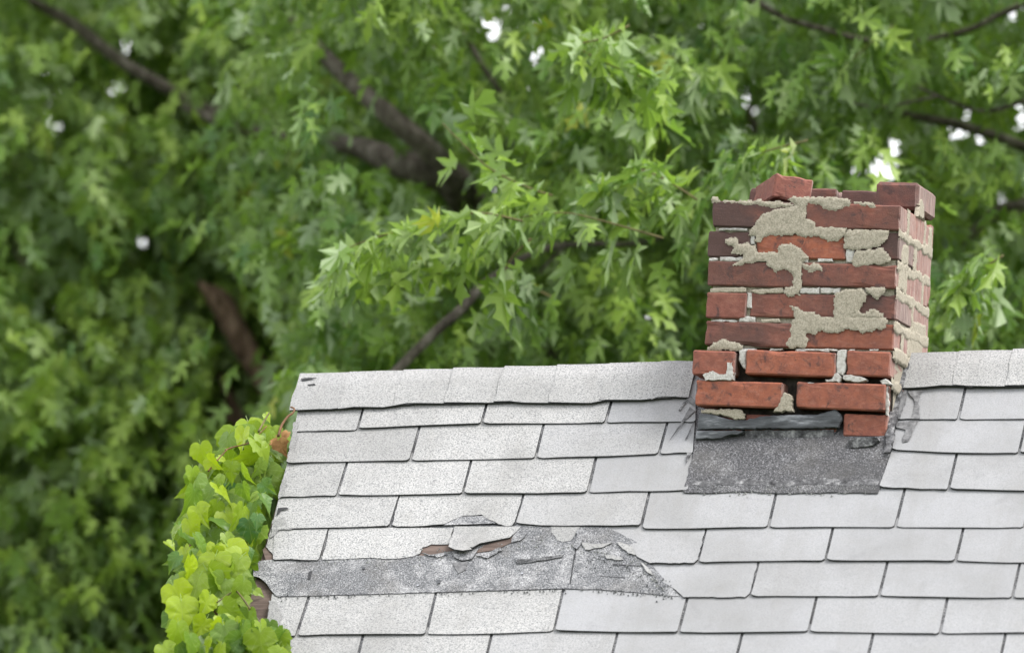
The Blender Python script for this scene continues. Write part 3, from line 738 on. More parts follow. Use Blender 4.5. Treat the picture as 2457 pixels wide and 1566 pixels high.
SMEARS = [
 [(745,262),(800,252),(1060,250),(1180,265),(1215,292),(1150,320),(1090,350),(1010,335),(985,300),(900,295),(880,330),(885,400),(940,430),(945,465),(1080,470),(1180,478),(1165,520),(1110,555),(1040,560),(980,525),(880,530),(800,520),(640,520),(580,535),(540,585),(515,560),(530,530),(475,520),(480,490),(520,450),(560,380),(650,345),(760,325),(820,300)],
 [(300,555),(370,540),(400,580),(470,585),(520,600),(530,650),(680,650),(690,600),(760,590),(850,615),(860,660),(900,690),(845,715),(852,760),(845,900),(830,950),(760,965),(730,940),(735,900),(790,890),(800,800),(740,770),(660,780),(610,740),(600,712),(520,710),(440,730),(400,745),(360,740),(430,700),(440,660),(350,650),(370,610),(310,580)],
 [(1190,482),(1480,492),(1460,560),(1400,610),(1260,630),(1170,620),(1165,560)],
 [(1250,640),(1440,622),(1490,700),(1480,720),(1290,740),(1240,765),(1220,720),(1230,670)],
 [(1140,930),(1270,910),(1320,950),(1310,1000),(1250,1080),(1200,1118),(1460,1122),(1465,1190),(1300,1220),(1180,1200),(1100,1225),(1000,1215),(930,1230),(870,1210),(900,1280),(880,1330),(780,1335),(720,1310),(770,1250),(780,1150),(800,1120),(800,1070),(780,1040),(810,1040),(870,1080),(930,1075),(1000,1120),(1090,1122),(1095,960)],
 [(205,250),(240,250),(262,275),(440,280),(520,275),(700,290),(800,300),(780,320),(640,322),(500,300),(440,312),(360,288),(210,288)],
 [(180,1340),(220,1300),(290,1275),(350,1295),(430,1320),(420,1350),(180,1352)],
 [(860,735),(980,728),(1000,770),(940,785),(870,765)],
 [(1200,1100),(1260,1065),(1300,1090),(1380,1060),(1440,1105),(1430,1118),(1210,1118)],
 [(1310,905),(1450,905),(1455,930),(1400,980),(1330,940)],
 [(1230,290),(1380,292),(1385,318),(1300,312)],
]
for P in SMEARS: mortar_field(z1(P), MO, random.uniform(.0013, .0019))
chimney_patch(z2([(540,185),(600,180),(605,350),(345,352),(320,290),(420,255),(470,285),(535,285)]), 'mortar_smear', M['lime'], 0.014)
chimney_patch(z2([(1040,445),(1120,480),(1125,590),(1140,622),(940,628),(990,570),(1020,500)]), 'mortar_smear', MO, 0.012)
chimney_patch(z2([(300,600),(640,595),(700,640),(690,690),(620,690),(480,650),(310,630)]), 'mortar_smear', MO, 0.004)
# lime left in the bed joints and perpends, set back from the brick faces
LIME = [(255,470,475,490),(485,525,522,590),(260,440,680,712),(180,250,688,708),(850,905,692,720),(965,1080,690,716),(1170,1235,630,720),(835,1135,905,945),(1310,1335,905,925),
        (455,495,940,1050),(400,515,1110,1150),(200,390,1135,1150),(400,520,1340,1356),(620,700,1345,1356),(810,1050,1342,1358),(1060,1110,1345,1356),(1345,1400,1345,1360)]
for xa, xb, ya, yb in LIME:
    segs = max(1, int((xb - xa) / 110)); w = (xb - xa) / segs
    for s in range(segs):
        a = xa + s * w; b = a + w - random.uniform(2, 9)
        P = [(a, ya + random.uniform(-2, 2)), (0.5 * (a + b), ya + random.uniform(-5, 3)), (b, ya + random.uniform(-2, 2)), (b, yb), (a, yb)]
        chimney_patch(z1(P), 'lime_mortar', M['lime'], -0.003, drop=.025, dens=.008, wob=.0008)
for P, m in (([(190,905),(445,900),(450,938),(190,940)], MO), ([(485,920),(715,900),(725,940),(500,948)], MO), ([(555,1130),(690,1125),(700,1152),(560,1158)], MO)):
    chimney_patch(z1(P), 'lime_mortar', m, -0.002, drop=.025, dens=.008, wob=.0008)
for P, pr in (([(1515,78),(1595,72),(1588,270),(1560,300),(1510,270)], .004), ([(1480,280),(1530,272),(1560,320),(1540,360),(1410,362),(1405,335),(1470,325)], .006),
          ([(1575,300),(1640,290),(1775,325),(1780,350),(1700,370),(1590,350),(1562,325)], .008), ([(640,70),(800,60),(790,78),(705,90),(700,240),(680,235),(640,160),(650,110)], .000),
          ([(1895,345),(1950,332),(2000,355),(2010,385),(1920,380)], .006), ([(1235,360),(1310,362),(1290,378),(1240,382)], .004), ([(1400,60),(1520,66),(1510,82),(1380,80)], -.002),
          ([(920,60),(1030,56),(1020,76),(915,78)], -.002), ([(1140,66),(1450,62),(1440,80),(1150,82)], -.002), ([(1620,68),(1670,68),(1665,82),(1615,84)], -.002), ([(1810,64),(1880,66),(1875,82),(1805,82)], -.002)):
    chimney_patch(z2(P), 'lime_mortar', M['lime'], pr, drop=.025, dens=.008, wob=.001)
# mortar on the weather side: smears over the joints
def sp(y, z): return (y, z)
for z0, z1_ in levels[:6]:
    pass
zlev = [l for l in levels]
for ci in range(6):
    zb = zlev[ci][0]
    pts = []; yy = -0.001
    top = []; bot = []
    ny = 12
    for i in range(ny + 1):
        y = 0.004 + (CD - 0.010) * i / ny
        top.append((y, zb + random.uniform(.0005, .012))); bot.append((y, zb - .012 - random.uniform(.0, .012)))
    mortar_field(bot + top[::-1], MO, random.uniform(.0022, .0034), 'side')
    odd = ci % 2 == 0
    for yj in ((.106, .324) if odd else (.215,)):
        w = random.uniform(.008, .022)
        mortar_field([(yj - w, zlev[ci][0]), (yj + w * .8, zlev[ci][0]), (yj + w, zlev[ci][1]), (yj - w * .7, zlev[ci][1])], MO, random.uniform(.0015, .0028), 'side')
for y0, y1, za, zb in ((.03, .16, -2, -1), ):
    pass
for ci, (ya, yb, fa, fb) in ((1, (.04, .13, .0, .75)), (2, (.02, .10, .1, 1.1)), (3, (.22, .40, -.2, .5)), (4, (.16, .30, 0, 1.2)), (4, (.24, .36, .3, 1.2)), (0, (.36, .42, -.2, .9))):
    a, b = zlev[ci]; h = b - a
    mortar_field([(ya, a + fa * h), (yb, a + fa * h + .006), (yb - .01, a + fb * h), (ya + .012, a + fb * h - .005)], MO, random.uniform(.002, .0035), 'side')
chimney_patch([(.20, zt - .016), (.28, zt - .014), (.27, zt + .018), (.235, zt + .034), (.21, zt + .014)], 'mortar_smear', MO, .006, 'side', wob=.002)
# lead flashing strips and the crushed scrap at the right foot
def strip_part(P, name, m, proud, drop=.012): return chimney_patch(z2(P), name, m, proud, drop=drop, dens=.006, wob=.0006 if name == 'lead_flashing' else .0012)
strip_part([(290,640),(420,650),(560,690),(690,695),(860,660),(1040,650),(1220,648),(1330,650),(1500,600),(1545,640),(1560,700),(1530,760),(1300,772),(690,775),(270,780)], 'lead_flashing', M['lead'], .004)
strip_part([(262,788),(690,788),(680,820),(560,835),(480,865),(255,868)], 'lead_flashing', M['lead'], .007)
strip_part([(690,782),(1480,778),(1490,850),(1200,872),(700,872)], 'lead_flashing', M['tar'], -.004)
strip_part([(1625,880),(1720,850),(1890,850),(1915,885),(1860,935),(1760,955),(1640,955)], 'lead_flashing', M['tar'], .03)
strip_part([(1945,400),(1965,395),(1970,650),(1945,655)], 'mortar_smear', M['lime'], .001)
# loose brick lying across the top, a thing of its own
lb = brick(0, .094, 0, .19, 0, .060, .35, .25, rough=.004, parent=house)
lb.parent = None; lb.name = 'brick'
pz = cp_world(1866, 455, CY + 0.075)
lb.location = tuple(pz + np.array([0, 0.06, -0.006])); lb.rotation_euler = (math.radians(-3), math.radians(10), math.radians(26))
lb.name = 'loose_brick'
tag(lb, 'loose tilted red brick lying on the broken top of the chimney', 'brick')

# ================================================================== climbing vine on the rake
vine_base = at(600, 1640, 20.2); vine = empty('climbing_vine', (float(vine_base[0]), float(vine_base[1]), 0.0))
tag(vine, 'bright yellow green climbing vine hanging along the left roof edge', 'vine')
VB = np.array([vine_base[0], vine_base[1], 0.0])
def vine_leaf_mesh(seed):
    r = random.Random(seed); half = [(0.0, -.02), (.10, -.14), (.24, -.17), (.37, -.10), (.45, .03), (.47, .17), (.54, .30), (.43, .36), (.39, .47), (.29, .53), (.25, .65), (.16, .73), (.12, .86), (.05, .98), (0, 1.16)]
    half = [(x * (1 + r.uniform(-.08, .08)), y + r.uniform(-.02, .02)) for x, y in half]
    left = [(-x * (1 + r.uniform(-.06, .06)), y + r.uniform(-.015, .015)) for x, y in half[1:-1]][::-1]
    ring = half + left; n = len(ring); a, b, c, tw = r.uniform(.1, .5), r.uniform(.15, .55), r.uniform(.05, .35), r.uniform(-.4, .4)
    def z(x, y, k=0): return c * abs(x) - a * x * x - b * (y - .3) ** 2 + tw * x * (y - .3) + k
    V = [(0, y, z(0, y) - .012) for y in (.36, .36, .36)]
    V += [(x * .55, .36 + (y - .36) * .55, z(x * .55, .36 + (y - .36) * .55) + r.uniform(-.035, .035)) for x, y in ring]
    V += [(x, y, z(x, y) + r.uniform(-.02, .02)) for x, y in ring]
    F = []
    for i in range(n):
        j = (i + 1) % n; F.append((3 + i, 3 + n + i, 3 + n + j, 3 + j))
        ya = 0.5 * (V[3 + i][1] + V[3 + j][1]); kk = 1
        F.append((kk, 3 + i, 3 + j))
    # petiole
    b0 = len(V); V += [(-.012, 0, 0), (.012, 0, 0), (.014, -.24, -.10), (-.004, -.24, -.10)]; F.append((b0, b0 + 1, b0 + 2, b0 + 3))
    me = bpy.data.meshes.new('leaf'); me.from_pydata(V, [], F); me.materials.append(M['vine']); me.polygons.foreach_set('use_smooth', [True] * len(F)); me.update()
    return me
VM = [vine_leaf_mesh(s) for s in range(9)]
_ry = [q[1] for q in RAKE_PX]; _rd = [float((roof_pt(*rp(x, y)) - CAM) @ c_f) for x, y in RAKE_PX]
def vdep(py): return float(np.interp(py, _ry, _rd)) - max(0.0, py - 1566) * .0007
def vine_leaf(px, py, size_px, tint, dd, tip=None, face=None, m=None):
    p = at(px, py, vdep(py) + dd)
    tip_a = random.gauss(0, .55) if tip is None else tip                # 0 = hanging straight down
    y = -c_u * math.cos(tip_a) + c_r * math.sin(tip_a) - c_f * random.uniform(-.1, .5)
    y /= np.linalg.norm(y)
    z = -c_f * random.uniform(.25, 1.0) + c_r * random.gauss(-.1, .9) + c_u * random.uniform(-.3, 1.0)
    z -= y * (z @ y); z /= np.linalg.norm(z); x = np.cross(y, z)
    s = size_px / 1000.0 * 0.98
    o = bpy.data.objects.new('leaf', random.choice(VM)); C.objects.link(o); o.parent = vine
    mw = Matrix(((x[0] * s, y[0] * s, z[0] * s, 0), (x[1] * s, y[1] * s, z[1] * s, 0), (x[2] * s, y[2] * s, z[2] * s, 0), (0, 0, 0, 1)))
    q = p - VB - y * s * .4; mw.translation = Vector(tuple(map(float, q))); o.matrix_basis = mw
    o['tint'] = float(min(.97, max(0, tint)))
    return o
LV = [(545,290,150,.88),(660,345,140,.6),(570,390,150,.6),(310,370,120,.72),(370,420,90,.92),(430,400,70,.72),(700,260,70,.5),(692,150,50,.6),(250,500,110,.5),(235,640,130,.3),(260,540,120,.35),
      (430,590,130,.7),(400,530,90,.5),(560,590,90,.2),(690,560,90,.15),(680,650,90,.15),(625,610,110,.55),(520,740,120,.62),(300,720,110,.75),(250,800,110,.85),(410,780,140,.3),(375,700,100,.55),
      (590,820,140,.12),(630,760,80,.1),(150,830,100,.6),(120,900,60,.7),(455,870,80,.5),(300,900,130,.28),(200,960,100,.85),(230,1040,130,.78),(140,1000,90,.15),(380,980,130,.75),(495,990,185,.74),
      (590,950,70,.1),(270,1150,140,.55),(390,1130,190,.68),(520,1080,130,.55),(170,1210,150,.88),(190,1310,150,.84),(330,1250,120,.8),(480,1290,120,.5),(300,1380,110,.84),(390,1410,120,.82),(440,1240,90,.55),
      (150,1430,120,.6),(240,1500,120,.25),(340,1500,100,.8),(560,1420,100,.15),(620,1460,110,.12),(745,1490,140,.5),(690,1500,120,.2),(640,1500,120,.25),(600,1380,90,.3),(780,1540,120,.5),(700,1545,120,.3),(480,1480,110,.2),(100,1530,110,.6),(660,1400,80,.2),(555,1240,80,.5),(640,1180,55,.5),
      (130,1130,90,.4),(440,1370,90,.6),(520,1500,90,.2),(700,1440,80,.15),(610,1520,110,.15),(400,1540,110,.6),(200,1120,90,.6),(560,480,100,.4),(640,450,90,.35),(480,470,90,.5),(600,700,80,.15)]
for x, y, s, t in LV: vine_leaf(360 + x / 2.4525, 940 + y / 2.4525, s / 2.4525 * random.uniform(1.05, 1.4), max(0, t - random.uniform(-.04, .12)), random.uniform(-.14, -.06))
VR = [(1010, 640, 690), (1060, 520, 690), (1120, 470, 685), (1200, 440, 672), (1300, 420, 640), (1400, 415, 620), (1480, 410, 625), (1566, 405, 660), (1640, 400, 690)]
def vr(y): return np.interp(y, [q[0] for q in VR], [q[1] for q in VR]), np.interp(y, [q[0] for q in VR], [q[2] for q in VR])
for i in range(240):
    y = random.uniform(1035, 1690); a, b = vr(y); x = random.uniform(a + 20, b - 25)
    vine_leaf(x, y, random.uniform(50, 90), random.triangular(0, .75, .25), random.uniform(-.03, .16))
for i in range(34):
    y = random.uniform(1490, 1640); x = random.uniform(520, 690 if y > 1530 else 655); vine_leaf(x, y, random.uniform(45, 85), random.choice((.15, .2, .3, .55, .7)), random.uniform(-.16, -.05))
for i in range(12): vine_leaf(random.uniform(500, 585), random.uniform(1340, 1490), random.uniform(60, 90), random.uniform(.3, .85), random.uniform(-.12, -.04))
def vine_tube(px, r, dd=-.02, m='stem'):
    P = [at(x, y, vdep(y) + dd) - VB for x, y in px]
    obj('stem', *tube(P, [r * (1 - .4 * i / (len(P) - 1)) for i in range(len(P))], 6, .05), M[m], vine, True)
vine_tube([(640,1700),(600,1560),(560,1420),(570,1280),(600,1180),(620,1100),(655,1040)], .009, .05)
vine_tube([(600,1560),(520,1480),(470,1380),(460,1260),(500,1140),(540,1075)], .006, .02)
vine_tube([(668,1046),(676,1020),(690,1000),(703,990),(706,980),(697,976)], .0035, -.05)
vine_tube([(540,1080),(560,1072),(600,1060),(640,1022)], .0022, -.10)
vine_tube([(500,1130),(520,1105),(545,1078)], .0022, -.11)
vine_tube([(620,1036),(634,1010),(646,990)], .0028, -.11, 'twig')
vine_tube([(600,1460),(575,1425),(560,1418),(520,1445)], .0026, -.12, 'twig')
for x, y, s in ((676, 1072, 34), (656, 1060, 26), (684, 1046, 22)):
    o = vine_leaf(x, y, s * 1.25, .5, -.08)
    me = o.data.copy(); me.materials.clear(); me.materials.append(M['dry']); o.data = me

# ================================================================== maples behind the house
def leaf_shape(simple):
    half = [(.05, 0), (.36, .0), (.19, .15), (.15, .21), (.34, .34), (.54, .60), (.29, .50), (.10, .41), (.14, .62), (.24, .77), (.09, .82)] if not simple else [(.34, .02), (.14, .21), (.52, .60), (.11, .42), (.21, .76)]
    ring = half + [(0, 1.0)] + [(-x, y) for x, y in half[::-1]] + ([(0, .02)] if simple else [])
    P = np.array([(0, .30)] + ring); n = len(ring)
    T = np.array([(0, 1 + i, 1 + (i + 1) % n) for i in range(n)])
    return P, T
def spray_leaves(P0, D, L, n, size, droop, tint, spread=1.0):
    """leaves in opposite pairs along drooping twigs -> arrays of base, axis, normal, size, tint"""
    out = []
    for i in range(len(P0)):
        p, d, l = P0[i], D[i], L[i]
        side = np.cross(d, [0, 0, 1.0]); side /= np.linalg.norm(side) + 1e-9
        m = n if isinstance(n, int) else int(n[i])
        t = (np.arange(m) + rng.uniform(0, .8, m)) / m
        sg = np.where(np.arange(m) % 2, 1, -1)
        base = p + np.outer(t * l, d); base[:, 2] -= (t * l) ** 2 * .9
        ax = np.outer(rng.uniform(.2, .9, m), d) + np.outer(sg * rng.uniform(.2, 1.0, m) * spread, side); ax[:, 2] -= rng.uniform(.3, 2.2, m) * droop
        ax += rng.normal(0, .22, (m, 3)); ax /= np.linalg.norm(ax, axis=1)[:, None]
        nm = np.array([0, 0, .8]) + .6 * d + rng.normal(0, .75, (m, 3))
        pet = rng.uniform(.025, .075, m); base = base + ax * pet[:, None] * .9 + np.array([0, 0, .012])
        out.append((base, ax, nm, size * rng.uniform(.5, 1.25, m), np.where(rng.random(m) < .005, .98, np.clip(tint[i] + rng.normal(0, .2, m), 0, .9))))
    return [np.concatenate([o[k] for o in out]) for k in range(5)]
def leaf_verts(A, simple):
    base, ax, nm, sz, ti = A; P, T = leaf_shape(simple)
    nm = nm - ax * np.sum(nm * ax, 1)[:, None]; nm /= np.linalg.norm(nm, axis=1)[:, None] + 1e-9; x = np.cross(ax, nm)
    m = len(base); cu = rng.uniform(.0, .95, m); fo = rng.uniform(-.15, .65, m); tw = rng.uniform(-.6, .6, m); wid = rng.uniform(.55, .98, m)
    px, py = P[:, 0], P[:, 1]
    z = -np.outer(cu, py * py) * .6 + np.outer(fo, np.abs(px)) - np.outer(cu, px * px) + np.outer(tw, px * py)
    px = px[None, :] + rng.normal(0, .035, (m, len(px))); py = py[None, :] + rng.normal(0, .03, (m, len(py)))
    V = base[:, None, :] + (sz * wid)[:, None, None] * px[:, :, None] * x[:, None, :] + sz[:, None, None] * py[:, :, None] * ax[:, None, :] + sz[:, None, None] * z[:, :, None] * nm[:, None, :]
    return V, T
def leaf_cloud(name, A, parent, off, simple=False):
    V, T = leaf_verts(A, simple); m, k = V.shape[:2]
    F = (T[None] + (np.arange(m) * k)[:, None, None]).reshape(-1, 3)
    me = bpy.data.meshes.new(name); me.vertices.add(m * k); me.vertices.foreach_set('co', (V - off).reshape(-1).astype(np.float32))
    nf = len(F); me.loops.add(nf * 3); me.loops.foreach_set('vertex_index', F.reshape(-1).astype(np.int32))
    me.polygons.add(nf); me.polygons.foreach_set('loop_start', (np.arange(nf) * 3).astype(np.int32))
    me.update(calc_edges=True)
    at_ = me.attributes.new('tint', 'FLOAT', 'POINT'); at_.data.foreach_set('value', np.repeat(A[4], k).astype(np.float32))
    me.materials.append(M['leaf'])
    o = bpy.data.objects.new(name, me); C.objects.link(o); o.parent = parent; o['kind'] = 'stuff'; return o
# gaps the sky shows through, and limbs that stand clear of the leaves (photo pixels, radius)
D2 = lambda x, y: (x * K, y * K)
GAPS = [(1148,66,34,26),(1172,88,26,20),(1262,135,20,26),(1195,30,12,12),(340,575,24,30),(318,548,9,9),(362,602,12,14),(1295,830,20,26),(1330,850,9,9),(2050,395,36,24),(2085,425,18,18),(2105,355,16,24),(2010,405,22,22),
        (2400,265,26,26),(2402,300,14,24),(2240,325,20,18),(2290,340,16,14),(2265,270,12,10),(130,300,12,22),(95,352,9,15),(295,110,9,20),(285,820,14,16),(700,150,7,7),(1150,455,16,12),(1430,822,9,11),(1370,770,9,9),(2380,30,14,16),(1255,250,9,9),(280,215,26,16)]
def clear_of(P, cores, pad=0.0):
    x, y, z = proj(P); keep = np.ones(len(P), bool); over = rng.random(len(P)) < .035
    for gx, gy, rx, ry in GAPS:
        keep &= ((x - gx * K) / (rx * K * .75 + 11 + pad)) ** 2 + ((y - gy * K) / (ry * K * .75 + 14 + pad)) ** 2 > 1
    for (pts, dep, rad) in cores:
        for a, b in zip(pts[:-1], pts[1:]):
            ax, ay = a[0] * K, a[1] * K; bx, by = b[0] * K, b[1] * K; dx, dy = bx - ax, by - ay
            t = np.clip(((x - ax) * dx + (y - ay) * dy) / (dx * dx + dy * dy), 0, 1)
            keep &= (np.hypot(x - ax - t * dx, y - ay - t * dy) > rad) | (z > dep + .05) | over
    return keep
def limb(parent, off, px, depth, thick, name='limb', m='bark', extra=None, taper=None, jit=.06, sides=9):
    P = [at(x * K, y * K, depth if not isinstance(depth, (list, tuple)) else depth[i]) - off for i, (x, y) in enumerate(px)]
    R = [w * K * 0.5 * (depth if not isinstance(depth, (list, tuple)) else depth[i]) / FPX for i, w in enumerate(thick)]
    return obj(name, *tube(P, R, sides, jit), M[m], parent, True)
# limbs: (tree, pixel path, depth, thickness px, keep-clear radius or 0, material, name)
NEAR, FAR = 23.6, 28.0
LIMBS = [
 (0, [(1240,1000),(1200,760),(1130,540),(1075,440),(1000,345),(930,285),(850,215),(785,155),(700,60),(600,-120)], [24.6,24.5,24.3,24.0,23.9,23.9,24.0,24.1,24.3,24.6], [140,120,100,80,56,50,45,40,32,24], (3, 7, 56), 'bark', 'limb'),
 (0, [(1100,470),(1040,410),(940,385),(870,355),(800,338),(700,330),(560,300),(430,250)], [24.2,24.0,24.0,24.1,24.2,24.4,24.6,24.8], [90,86,74,58,44,36,28,20], (1, 4, 50), 'bark', 'limb'),
 (0, [(700,330),(520,270),(360,190),(270,135),(180,62),(95,15),(-60,-70)], 25.0, [32,30,30,31,29,25,20], (2, 5, 36), 'bark', 'limb'),
 (0, [(900,905),(965,838),(1035,770),(1090,722),(1135,672),(1240,600),(1330,570)], 22.9, [22,24,25,25,23,16,12], (0, 5, 30), 'bark', 'branch'),
 (0, [(1240,600),(1330,578),(1400,573),(1465,575),(1560,560)], 23.3, [13,12,12,11,8], (0, 4, 16), 'bark', 'branch'),
 (0, [(1330,580),(1300,606),(1268,642)], 23.3, [8,8,7], (0, 2, 14), 'bark', 'branch'),
 (0, [(1230,900),(1500,700),(1770,420),(1775,300),(1765,250),(1900,60)], 25.6, [110,90,40,26,22,16], (3, 4, 24), 'bark', 'limb'),
 (0, [(1560,-120),(1680,-50),(1770,0),(1850,45),(1930,68),(2020,92),(2120,105)], 23.4, [18,17,16,15,14,13,9], (1, 5, 22), 'bark', 'branch'),
 (0, [(2560,400),(2408,345),(2310,310),(2230,288),(2140,272),(2050,250)], 23.7, [30,26,24,22,18,12], (0, 4, 24), 'bark', 'branch'),
 (0, [(2520,210),(2408,238),(2345,258),(2290,258),(2220,232),(2160,205)], 23.3, [12,11,11,10,9,7], (0, 5, 16), 'bark', 'branch'),
 (0, [(2210,225),(2140,240),(2060,252),(1990,238)], 23.2, [7,7,6,5], (0, 3, 12), 'bark', 'branch'),
 (0, [(2560,420),(2408,482),(2360,492),(2320,520),(2275,558),(2200,610)], 23.9, [40,34,32,30,26,20], (1, 4, 28), 'bark', 'branch'),
 (0, [(2520,-40),(2408,10),(2350,35),(2300,62),(2240,80),(2150,98)], 23.6, [20,17,15,14,13,9], (1, 4, 20), 'bark', 'branch'),
 (0, [(1075,60),(1110,112),(1140,165),(1180,222),(1230,300)], 23.8, [12,13,13,12,9], (1, 3, 18), 'bark', 'branch'),
 (1, [(680,1010),(640,930),(598,856),(558,782),(522,716),(500,692),(480,676),(466,660)], 24.8, [44,48,54,60,60,48,26,8], (2, 7, 56), 'deadwood', 'broken_limb'),
 (1, [(520,880),(535,920),(560,985),(600,1080),(620,1250)], 25.0, [16,22,34,34,44], (0, 3, 26), 'deadwood', 'broken_limb'),
 (1, [(585,1020),(550,985),(500,968)], 25.0, [30,36,18], (0, 2, 24), 'deadwood', 'broken_limb'),
 (1, [(20,560),(70,650),(150,775),(230,890),(330,1010),(470,1250)], 27.4, [14,16,17,19,22,30], (0, 3, 26), 'bark', 'branch'),
 (1, [(-80,1080),(0,1102),(110,1130),(210,1182),(330,1246),(480,1400)], 27.0, [15,18,19,20,24,34], (0, 4, 28), 'bark', 'branch'),
 (1, [(450,860),(420,905),(395,980),(385,1045),(380,1140),(382,1235),(430,1420)], 26.4, [12,15,17,18,18,20,28], (0, 5, 26), 'bark', 'branch'),
 (1, [(-80,1240),(0,1262),(70,1275),(140,1300),(300,1420)], 27.6, [14,16,17,18,24], (0, 3, 26), 'bark', 'branch'),
 (1, [(100,270),(75,320),(45,375),(15,430),(-30,520)], 26.2, [10,13,14,14,15], (0, 3, 22), 'bark', 'branch'),
]
tree_c = [at(1270 * K, 1300 * K, 25.0), at(560 * K, 1500 * K, 28.5)]
trees = []
for i, (p, lab) in enumerate(zip(tree_c, ('large silver maple with forked grey limbs rising behind the white roof', 'darker blurred maple with a broken dead limb left of the roof'))):
    t = empty('maple_tree', (float(p[0]), float(p[1]), 0)); tag(t, lab, 'tree', 'maple trees behind the house'); trees.append(t)
OFF = [np.array([p[0], p[1], 0.0]) for p in tree_c]
near_fork = at(1240 * K, 1000 * K, 24.6); far_fork = at(560 * K, 1350 * K, 27.0)
for i, fk in enumerate((near_fork, far_fork)):
    o = OFF[i]; b = np.array([0, 0, -.1])
    obj('trunk', *tube([b, b * 0 + [0.02, 0.03, .8], (fk - o) * [.5, .5, .55], fk - o, (fk - o) + [-.05, 0, .3]], [.34, .26, .2, .13, .09], 14, .05), M['bark'], trees[i], True)
cores = []
for ti, px, dep, th, cl, mm, nm in LIMBS:
    limb(trees[ti], OFF[ti], px, dep, th, nm, mm)
    cores.append((px[cl[0]:cl[1] + 1], dep if not isinstance(dep, list) else max(dep[cl[0]:cl[1] + 1]), (cl[2] * K + 14) if not (ti == 1 and nm == 'branch') else 20))
# link the side limbs back to the trunks, out of sight
for ti, px, d0, th in ((0, [(2560,400),(2500,700),(2000,1000),(1400,1100)], [23.7,24.4,25,25], [34,60,90,110]), (0, [(2560,420),(2560,410)], [23.9,23.8], [40,36]), (0, [(2520,210),(2545,330),(2560,405)], [23.3,23.5,23.7], [12,16,24]),
                       (0, [(2520,-40),(2600,180),(2560,405)], [23.6,23.8,23.7], [20,26,30]), (0, [(1560,-120),(1480,200),(1500,700)], [23.4,24.6,25.6], [18,40,80]), (0, [(1230,300),(1300,500),(1200,760)], [23.8,24.0,24.2], [10,20,40]),
                       (1, [(680,1010),(640,1200),(600,1450)], [24.8,25.6,26.8], [50,60,80]), (1, [(470,1250),(540,1400)], [27.4,27.4], [30,44]), (1, [(620,1250),(600,1450)], [25.0,26.8], [50,80]), (1, [(-30,520),(150,900),(420,1300)], [26.2,27.0,27.2], [15,30,50])):
    limb(trees[ti], OFF[ti], px, d0, th, 'branch')

def cloud(n, xr, yr, zr, size, tint, per, droop=.75, bulge=0.0):
    X = rng.uniform(*xr, n); Y = rng.uniform(*yr, n); Z = rng.uniform(*zr, n) - bulge * (Y - yr[0]) / (yr[1] - yr[0])      # lower boughs reach out further
    P0 = np.array([at(a * K, b * K, c) for a, b, c in zip(X, Y, Z)])
    th = rng.uniform(0, 2 * math.pi, n); D = np.stack([np.cos(th), np.sin(th), rng.uniform(-.55, .2, n)], 1)
    D += -c_f * .35; D /= np.linalg.norm(D, axis=1)[:, None]
    # tints drift from clump to clump
    tn = tint + .16 * np.sin(X * .0045 + Y * .003) * np.cos(Y * .0052 - X * .002) + rng.normal(0, .10, n)
    return spray_leaves(P0, D, rng.uniform(.16, .42, n), per, size, droop, tn)
def sift(A, pad=0.0):
    mid = A[0] + A[1] * A[3][:, None] * .5; k = clear_of(mid, cores, pad); return [a[k] for a in A]
def join(*L): return [np.concatenate([l[k] for l in L]) for k in range(5)]
right = cloud(2700, (620, 2750), (-420, 980), (22.8, 25.6), .084, .46, 11)
rightb = cloud(1300, (300, 2900), (-700, 1150), (25.2, 27.4), .095, .40, 10)
leftn = cloud(1050, (-420, 760), (-420, 560), (24.6, 27.0), .088, .50, 11)
A0 = sift(join(right, rightb, leftn))
leaf_cloud('crown', A0, trees[0], OFF[0])
la = cloud(2500, (-500, 900), (280, 1800), (25.9, 28.6), .086, .72, 10, bulge=2.2)  # far tree's leaf tints raised to make up for light blocked above
lb_ = cloud(1750, (-700, 1000), (-200, 1900), (28.6, 31.0), .100, .66, 9, bulge=1.0)
fill = join(cloud(800, (100, 900), (560, 1300), (25.1, 27.2), .088, .74, 10), cloud(420, (-200, 640), (620, 1750), (24.4, 25.2), .086, .66, 10), cloud(110, (240, 480), (820, 1300), (24.4, 25.0), .088, .7, 10))
A1 = sift(join(la, lb_, fill))
leaf_cloud('crown', A1, trees[1], OFF[1])
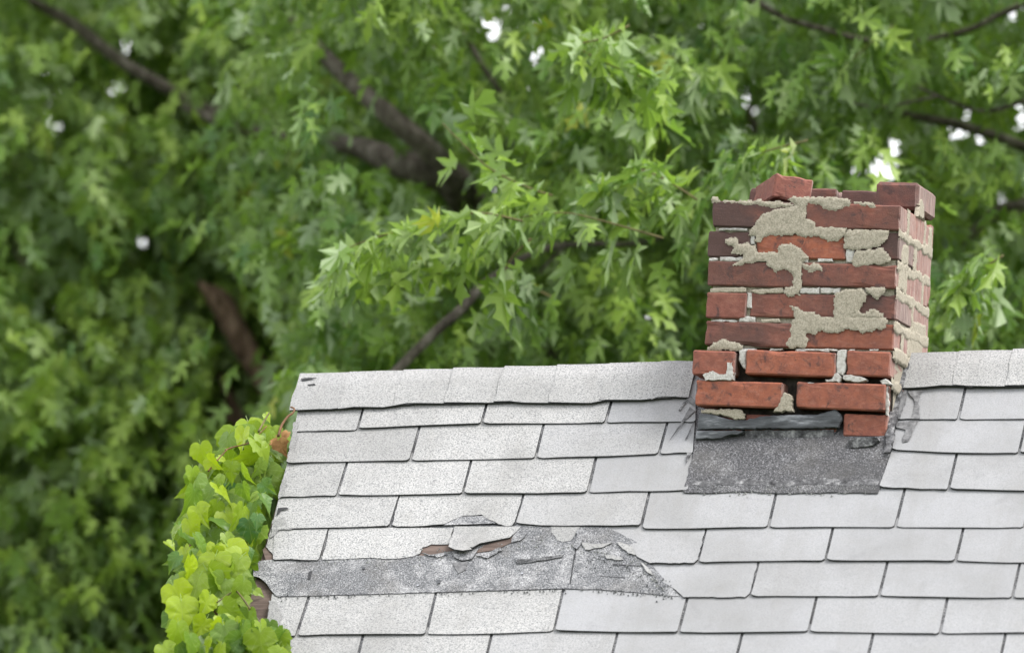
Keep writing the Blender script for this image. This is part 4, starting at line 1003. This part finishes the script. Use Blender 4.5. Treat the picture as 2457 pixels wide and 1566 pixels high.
# the nearest sprays, leaf by leaf
SPRAYS = [([(1230,520),(1120,500),(1020,525),(930,545),(850,570),(800,592)], 21.6, .80, 44), ([(1300,460),(1240,440),(1150,395),(1080,330),(1040,290)], 21.8, .72, 34), ([(1560,560),(1420,520),(1320,500),(1200,515)], 21.7, .66, 34),
          ([(1250,560),(1200,610),(1180,660)], 21.7, .55, 20), ([(1640,470),(1560,420),(1500,400),(1440,430),(1380,450)], 21.8, .62, 32), ([(1480,60),(1420,90),(1360,110),(1450,160),(1540,190)], 21.9, .66, 34),
          ([(1700,150),(1640,180),(1560,200)], 22.7, .55, 22), ([(1900,330),(1820,350),(1760,370)], 21.9, .52, 22), ([(2360,600),(2300,640),(2250,690)], 21.8, .52, 26), ([(1300,700),(1240,670),(1190,650)], 22.5, .5, 20), ([(2100,60),(2040,110),(1980,160)], 22.8, .45, 16)]
one = []; more = []
for px, dep, tn, n in SPRAYS:
    W = [at(x * K, y * K, dep) for x, y in px]
    obj('twig', *tube([w - OFF[0] for w in W], [.0032 - .0018 * i / (len(W) - 1) for i in range(len(W))], 5, 0), M['twig'], trees[0], True)
    ln = [np.linalg.norm(W[i + 1] - W[i]) for i in range(len(W) - 1)]; tot = sum(ln)
    for i in range(len(W) - 1):
        d = (W[i + 1] - W[i]) / ln[i]; m = max(3, int(round(n * ln[i] / tot)))
        B = spray_leaves([W[i] + np.array([0, 0, .008])], [d], [ln[i]], m, .106, .5, [tn], 1.0)
        one.append(B)
        for q in range(2): more.append(spray_leaves([W[i] + c_f * rng.uniform(.08, .35) + c_r * rng.uniform(-.06, .06) - c_u * rng.uniform(-.02, .09)], [d], [ln[i]], m, .100, .6, [tn - .08], 1.0))
leaf_cloud('crown', sift(join(*more)), trees[0], OFF[0])
one = sift(join(*one)); VL, TL = leaf_verts(one, False)
for i in range(len(VL)):
    b = one[0][i]; me = bpy.data.meshes.new('leaf'); me.from_pydata([tuple(map(float, v - b)) for v in VL[i]], [], [tuple(map(int, t)) for t in TL])
    a_ = me.attributes.new('tint', 'FLOAT', 'POINT'); a_.data.foreach_set('value', np.full(len(VL[i]), one[4][i], np.float32)); me.materials.append(M['leaf']); me.update()
    o = bpy.data.objects.new('leaf', me); C.objects.link(o); o.parent = trees[0]; o.location = tuple(map(float, b - OFF[0]))
print('RU', [round(x, 3) for x in RU])
print('LEAVES', len(A0[0]), len(A1[0]), len(VL))
